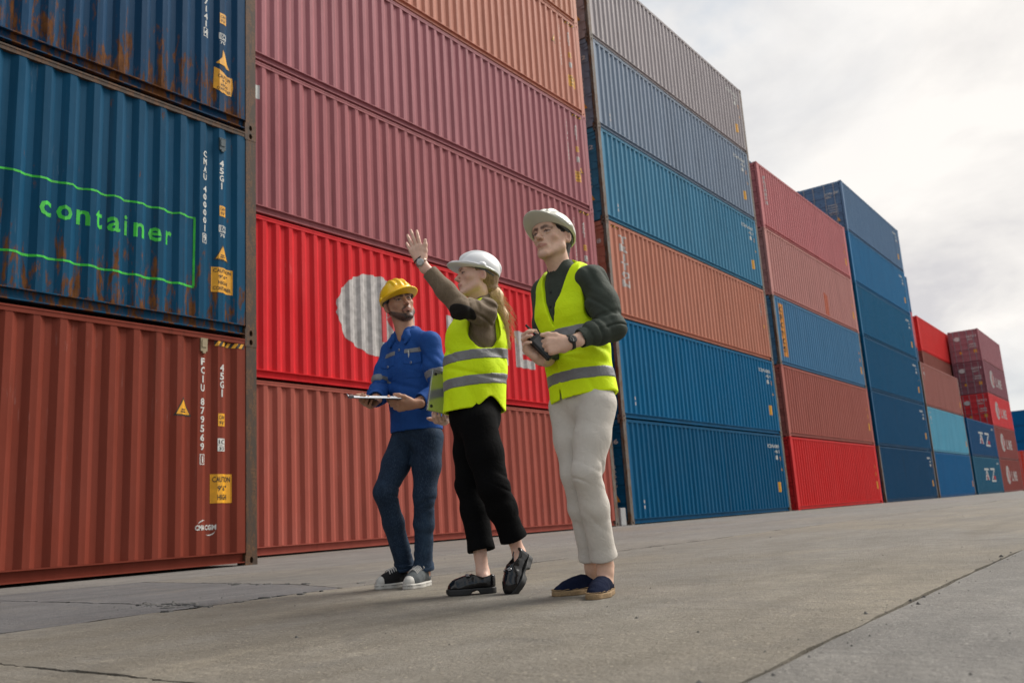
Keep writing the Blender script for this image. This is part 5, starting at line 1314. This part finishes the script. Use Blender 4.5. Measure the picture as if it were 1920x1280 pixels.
def bevel_box(f, x0, x1, y0, y1, z0, z1, o, seg=2):
    m_ = MB(); m_.box(x0, x1, y0, y1, z0, z1); me = m_.mesh('piece'); bm = bmesh.new(); bm.from_mesh(me)
    bmesh.ops.bevel(bm, geom=bm.edges[:], offset=o, segments=seg, affect='EDGES')
    for v in bm.verts: v.co = f(*v.co)
    bm.to_mesh(me); bm.free(); return me
def laptop():
    r = empty('laptop', (*JT['w']['_base'], 0), ROTZ); tag(r, 'closed silver laptop held upright against the far side of the pointing woman', 'laptop')
    f = Frame((-.048, .185, 1.035), [.48, -.87, .05], [.20, .06, .98]); al = simple('anodised aluminium', (.62, .63, .64), .22, metal=.85, scale=90, var=.06, bmp=.02)
    link('lid', bevel_box(f, -.155, .155, -.0085, -.0005, -.115, .115, .0015), al, r); bs = link('base', bevel_box(f, -.155, .155, .0, .0095, -.115, .115, .003), al, r)
    for x in (-.135, .135):
        for z in (-.09, .09): disc('rubber_foot', f(x, .0102, z), f.R[:, 1], .0085, .0018, M['blackplastic'], r)
    link('hinge_slot', bevel_box(f, -.105, .105, .0092, .0104, .099, .105, .0004, 1), M['blackplastic'], r)
laptop()

# ------------------------------------------------------------------ man in the blue work jacket
def man_in_blue():
    J = A(JT['m1']); root = empty('person', (*JT['m1']['_base'], 0), ROTZ)
    tag(root, 'bearded man in yellow hard hat, blue work jacket and jeans, holding a clipboard', 'person')
    b = unit([-.55, -.83, 0]); l = np.array([-b[1], b[0], 0]); U = V3(0, 0, 1)
    H = Frame(J['head']-V3(-.004, 0, .014), [.42, -.90, .10], [-.26, .02, 1], 1.05)
    foot = {'L': Frame((.135, .09, 0), [-.35, -.94, 0], [0, 0, 1]), 'R': Frame((.040, .170, 0), [-.70, -.71, 0], [0, 0, 1])}
    def hands(F):
        add_hand(F, J['Lw'], [-.93, -.25, -.05], [.05, -.80, -.60], False, per=[(25, 45, 25), (32, 48, 25), (38, 48, 25), (42, 48, 25)], thumb=(.55, .80, -.1), sc=1.02, thumb_bend=.3)
        add_hand(F, J['Rw'], [-.30, -.70, -.25], [-.55, -.10, -.80], True, per=[(30, 45, 25)]*4, thumb=(.7, .65, -.2), sc=1.0)
    Fb = skin_body(J, H, b, foot, hands=(hands,), neck_r=.060)
    skin = np.array([.43, .235, .150]); Fb.build('body', M['skin'], root, 1, tones(H, skin, (.30, .12, .09), (.010, .007, .005), beard=np.array([.012, .008, .006]), brow_w=.0078))
    jm = fabric('royal blue twill', (.008, .068, .285), .8, 800, .3, .2)
    lo, hi = bounds({k: J[k] for k in ('Ls', 'Rs', 'Le', 'Re', 'Lw', 'Rw', 'waist', 'neckb', 'pel')}, .2); S = Field(lo, hi, .0048)
    torso(S, J, b, .008, .70); S.chain([J['pel']-U*.04, J['waist']], [.166, .166], .05, b, .76)
    for s in 'LR':
        w = lerp(J[s+'e'], J[s+'w'], .95); ax = unit(J[s+'w']-J[s+'e'])
        S.chain([J[s+'s'], lerp(J[s+'s'], J[s+'e'], .5), J[s+'e'], lerp(J[s+'e'], w, .4), w], [.062, .067, .063, .060, .048], .03)
        S.limb(w, w+ax*.05, .06, .06, .003, cut=True); S.limb(w-ax*.04, w+ax*.02, .038, .041, .002, cut=True)
    S.limb(J['neckb']-U*.03, J['neckb']+U*.02, .072, .064, .012)
    S.limb(J['neckb']-U*.005+b*.01, J['neckb']+U*.10, .058, .060, .003, cut=True); S.limb(J['neckb']-U*.05+b*.085, J['neckb']+U*.05+b*.06, .010, .034, .006, cut=True)
    S.displace(folds((J['Re'], .10, J['Rs']-J['Re'], 22, .008), (J['Le'], .10, J['Ls']-J['Le'], 20, .007), (lerp(J['Ls'], J['Le'], .5), .10, [.4, 0, .8], 14, .005), (lerp(J['Re'], J['Rw'], .5), .07, J['Re']-J['Rw'], 24, .006), (J['waist']+b*.12, .16, [.4, 0, .9], 9, .005), (J['Ls']-U*.06-l*.04, .09, [.8, 0, .6], 15, .006), base=.0026, scale=7))
    S.half(-U, V3(0, 0, .915)); In = Field(lo, hi, .0048); In.chain([J['pel']-U*.12, J['pel']+U*.03], [.156, .152], .05, b, .74); S.D = np.maximum(S.D, -In.D)
    jk = S.build('work_jacket', jm, root, 1)
    T = Frame(J['chest'], b, [0, 0, 1]); fl = lambda P: T.inv(P.astype(float))
    def box(x0, x1, z0, z1): return lambda P: (lambda q: np.maximum.reduce([x0-q[:, 0], q[:, 0]-x1, z0-q[:, 2], q[:, 2]-z1, .02-q[:, 1]]))(fl(P))
    # own frame: +x is the wearer's left
    S.region(box(-.022, .022, -.40, .14), .003).build('placket', jm, jk)
    for x0, x1 in ((.036, .150), (-.150, -.036)):
        S.region(box(x0, x1, .072, .102), .0028).build('reflective_band', M['reflect'], jk)
        S.region(box(x0+.006, x1-.008, -.085, .052), .003).build('chest_pocket', jm, jk)
        c = (x0+x1)/2
        S.region(lambda P, x0=x0, x1=x1, c=c: (lambda q: np.maximum.reduce([x0-q[:, 0], q[:, 0]-x1, (.008-.016*(1-np.abs(q[:, 0]-c)/.057))-q[:, 2], q[:, 2]-.066, .02-q[:, 1]]))(fl(P)), .0075).build('pocket_flap', jm, jk)
    I, P = S.near(.004)
    def onf(x, z):
        q = fl(P); sel = (np.abs(q[:, 0]-x) < .006) & (np.abs(q[:, 2]-z) < .006) & (q[:, 1] > .02); return P[sel].mean(0) if sel.any() else None
    for x, z, off in ((.093, .008, .010), (-.093, .008, .010), (.0, .10, .006), (.0, -.375, .006)):
        p = onf(x, z)
        if p is not None: disc('snap_button', p+b*off, b, .0075, .0025, M['steel'], jk); disc('snap_button', p+b*(off+.003), b, .0040, .0010, jm, jk)
    p = onf(.075, .075)
    if p is not None: pn = MB(); pn.tube([p+b*.010+U*.012, p+b*.009-U*.045], [.0045, .0038], 8); pn.build('pen', M['white'], root, True)
    for s, t in (('R', .78), ('L', .62)):
        c = lerp(J[s+'s'], J[s+'e'], t); S.region(strip(c, J[s+'e']-J[s+'s'], .021, extra=lambda P, c=c: np.linalg.norm(P-c.astype(np.float32), axis=1)-.084), .003).build('sleeve_band', M['reflect'], jk)
    nb = J['neckb']; C = Frame(nb, b, [-.05, 0, 1]); Cf = Field(nb-.2, nb+.2, .004)
    for sx in (1, -1):
        Cf.chain([C(0, -.062, .050), C(sx*.052, -.036, .050), C(sx*.066, .014, .036), C(sx*.050, .060, .006), C(sx*.040, .075, -.020)], [.020]*5, .012)
        Cf.chain([C(0, -.078, .012), C(sx*.066, -.046, .012), C(sx*.083, .014, .000), C(sx*.076, .066, -.030), C(sx*.062, .102, -.066)], [.018, .018, .018, .017, .007], .03)
    Cf.limb(nb-U*.03, nb+U*.12, .058, .064, .004, cut=True); Cf.limb(C(0, .08, -.10), C(0, .085, .08), .010, .050, .004, cut=True); Cf.half(C.R[:, 2]-C.R[:, 1]*.30, C(0, -.02, .062))
    Cf.displace(folds(base=.001, scale=14)); Cf.build('collar', jm, jk, 1)
    def denim(nt, base):
        n = noise(nt, (6, 6, 2.2), 5, .6, obj=True); f = noise(nt, (260, 260, 60), 2, .6, obj=True)
        base = mixc(nt, mth(nt, 'MULTIPLY', ramp(nt, n, (.46, 0.), (.72, 1.)), .55), base, (.035, .075, .135))
        return mixc(nt, mth(nt, 'MULTIPLY', ramp(nt, f, (.5, 0.), (.62, 1.)), .35), base, (.05, .085, .13))
    tm = fabric('dark indigo denim', (.008, .022, .050), .85, 600, .4, .3, fn=denim)
    cuff = {'L': J['La']+V3(.0, -.005, -.012), 'R': J['Ra']+V3(.0, -.005, -.018)}
    fs = [(J['Rk']+V3(.05, 0, .0), .06, [.4, 0, 1], 18, .005), (J['Lk']-V3(-.02, 0, .03), .06, [-.35, 0, 1], 18, .005), (J['La']+V3(0, 0, .09), .06, [.2, 0, 1], 18, .005), (J['Ra']+V3(0, 0, .09), .06, [-.2, 0, 1], 18, .005),
          (lerp(J['Lh'], J['Rh'], .5)+b*.08-U*.04, .10, [.6, 0, .8], 14, .006), (lerp(J['Lk'], J['La'], .5), .09, [.4, 0, .9], 10, .004)]
    F, tr = trousers(J, [.094, .084, .066, .060, .056], .1, b, cuff, tm, root, fs, top_cut=1.0, hip=.150, q=.74)
    for s in 'LR': F.region(strip(cuff[s]-unit(cuff[s]-J[s+'k'])*.012, cuff[s]-J[s+'k'], .011), .003).build('turned_hem', tm, tr)
    cv = {'R': fabric('black canvas', (.012, .012, .013), .9, 500, .5), 'L': fabric('faded grey canvas', (.085, .095, .10), .9, 500, .5)}; ru = simple('scuffed white rubber', (.55, .53, .49), .55, scale=25, var=.3)
    for s in 'LR': shoe(root, foot[s], .29, .047, .030, cv[s], ru, 'sneaker', J[s+'a'], name='shoe')
    hard_hat(H, root, simple('yellow helmet plastic', (.92, .55, .005), .28, scale=8, var=.08, bmp=.02), tilt=.06, rise=.008)
    Hf = Field(H.o-.17, H.o+.17, .004); Hf.ell(H(0, -.020, .034), (.086, .103, .094), H.R, 0); Hf.limb(H(0, -.05, -.02), H(0, -.06, -.06), .066, .05, .02)
    Hf.half(H.R@np.array([0, .75, -.55]), H(0, .034, .022))
    for sx in (1, -1): Hf.ell(H(sx*.093, .005, -.03), (.04, .035, .04), H.R, .004, cut=True)
    Hf.displace(folds(base=.003, scale=45, stretch=(1, 1, .3))); Hf.build('hair', simple('black hair', (.010, .008, .007), .6, scale=120, var=.4, bmp=.5), root)
man_in_blue()
def clipboard():
    r = empty('clipboard', (*JT['m1']['_base'], 0), ROTZ); tag(r, 'dark clipboard with white papers held by the man in the blue jacket', 'clipboard')
    c = np.array([-.085, -.345, 1.088]); f = Frame(c, [-.96, -.20, .05], [.06, -.20, 1])
    link('board', bevel_box(f, -.10, .10, -.15, .15, -.002, .001, .0006, 1), simple('dark hardboard', (.03, .035, .05), .5), r)
    link('paper', bevel_box(f, -.096, .096, -.146, .118, .0013, .0035, .0004, 1), simple('white paper', (.72, .73, .76), .8, scale=10, var=.06, bmp=0), r)
    ph = MB(); ph.add([f(-.1, -.15, .004), f(.1, -.15, .004), f(.1, -.02, .02), f(-.1, -.02, .010)], [(0, 1, 2, 3)])
    k = link('clip', bevel_box(f, -.055, .055, .118, .146, .003, .012, .003), M['steel'], r)
    t = MB(); t.tube([f(-.05, .148, .006), f(0, .158, .016), f(.05, .148, .006)], .0035, 6); t.build('clip_lever', M['steel'], k, True)
clipboard()
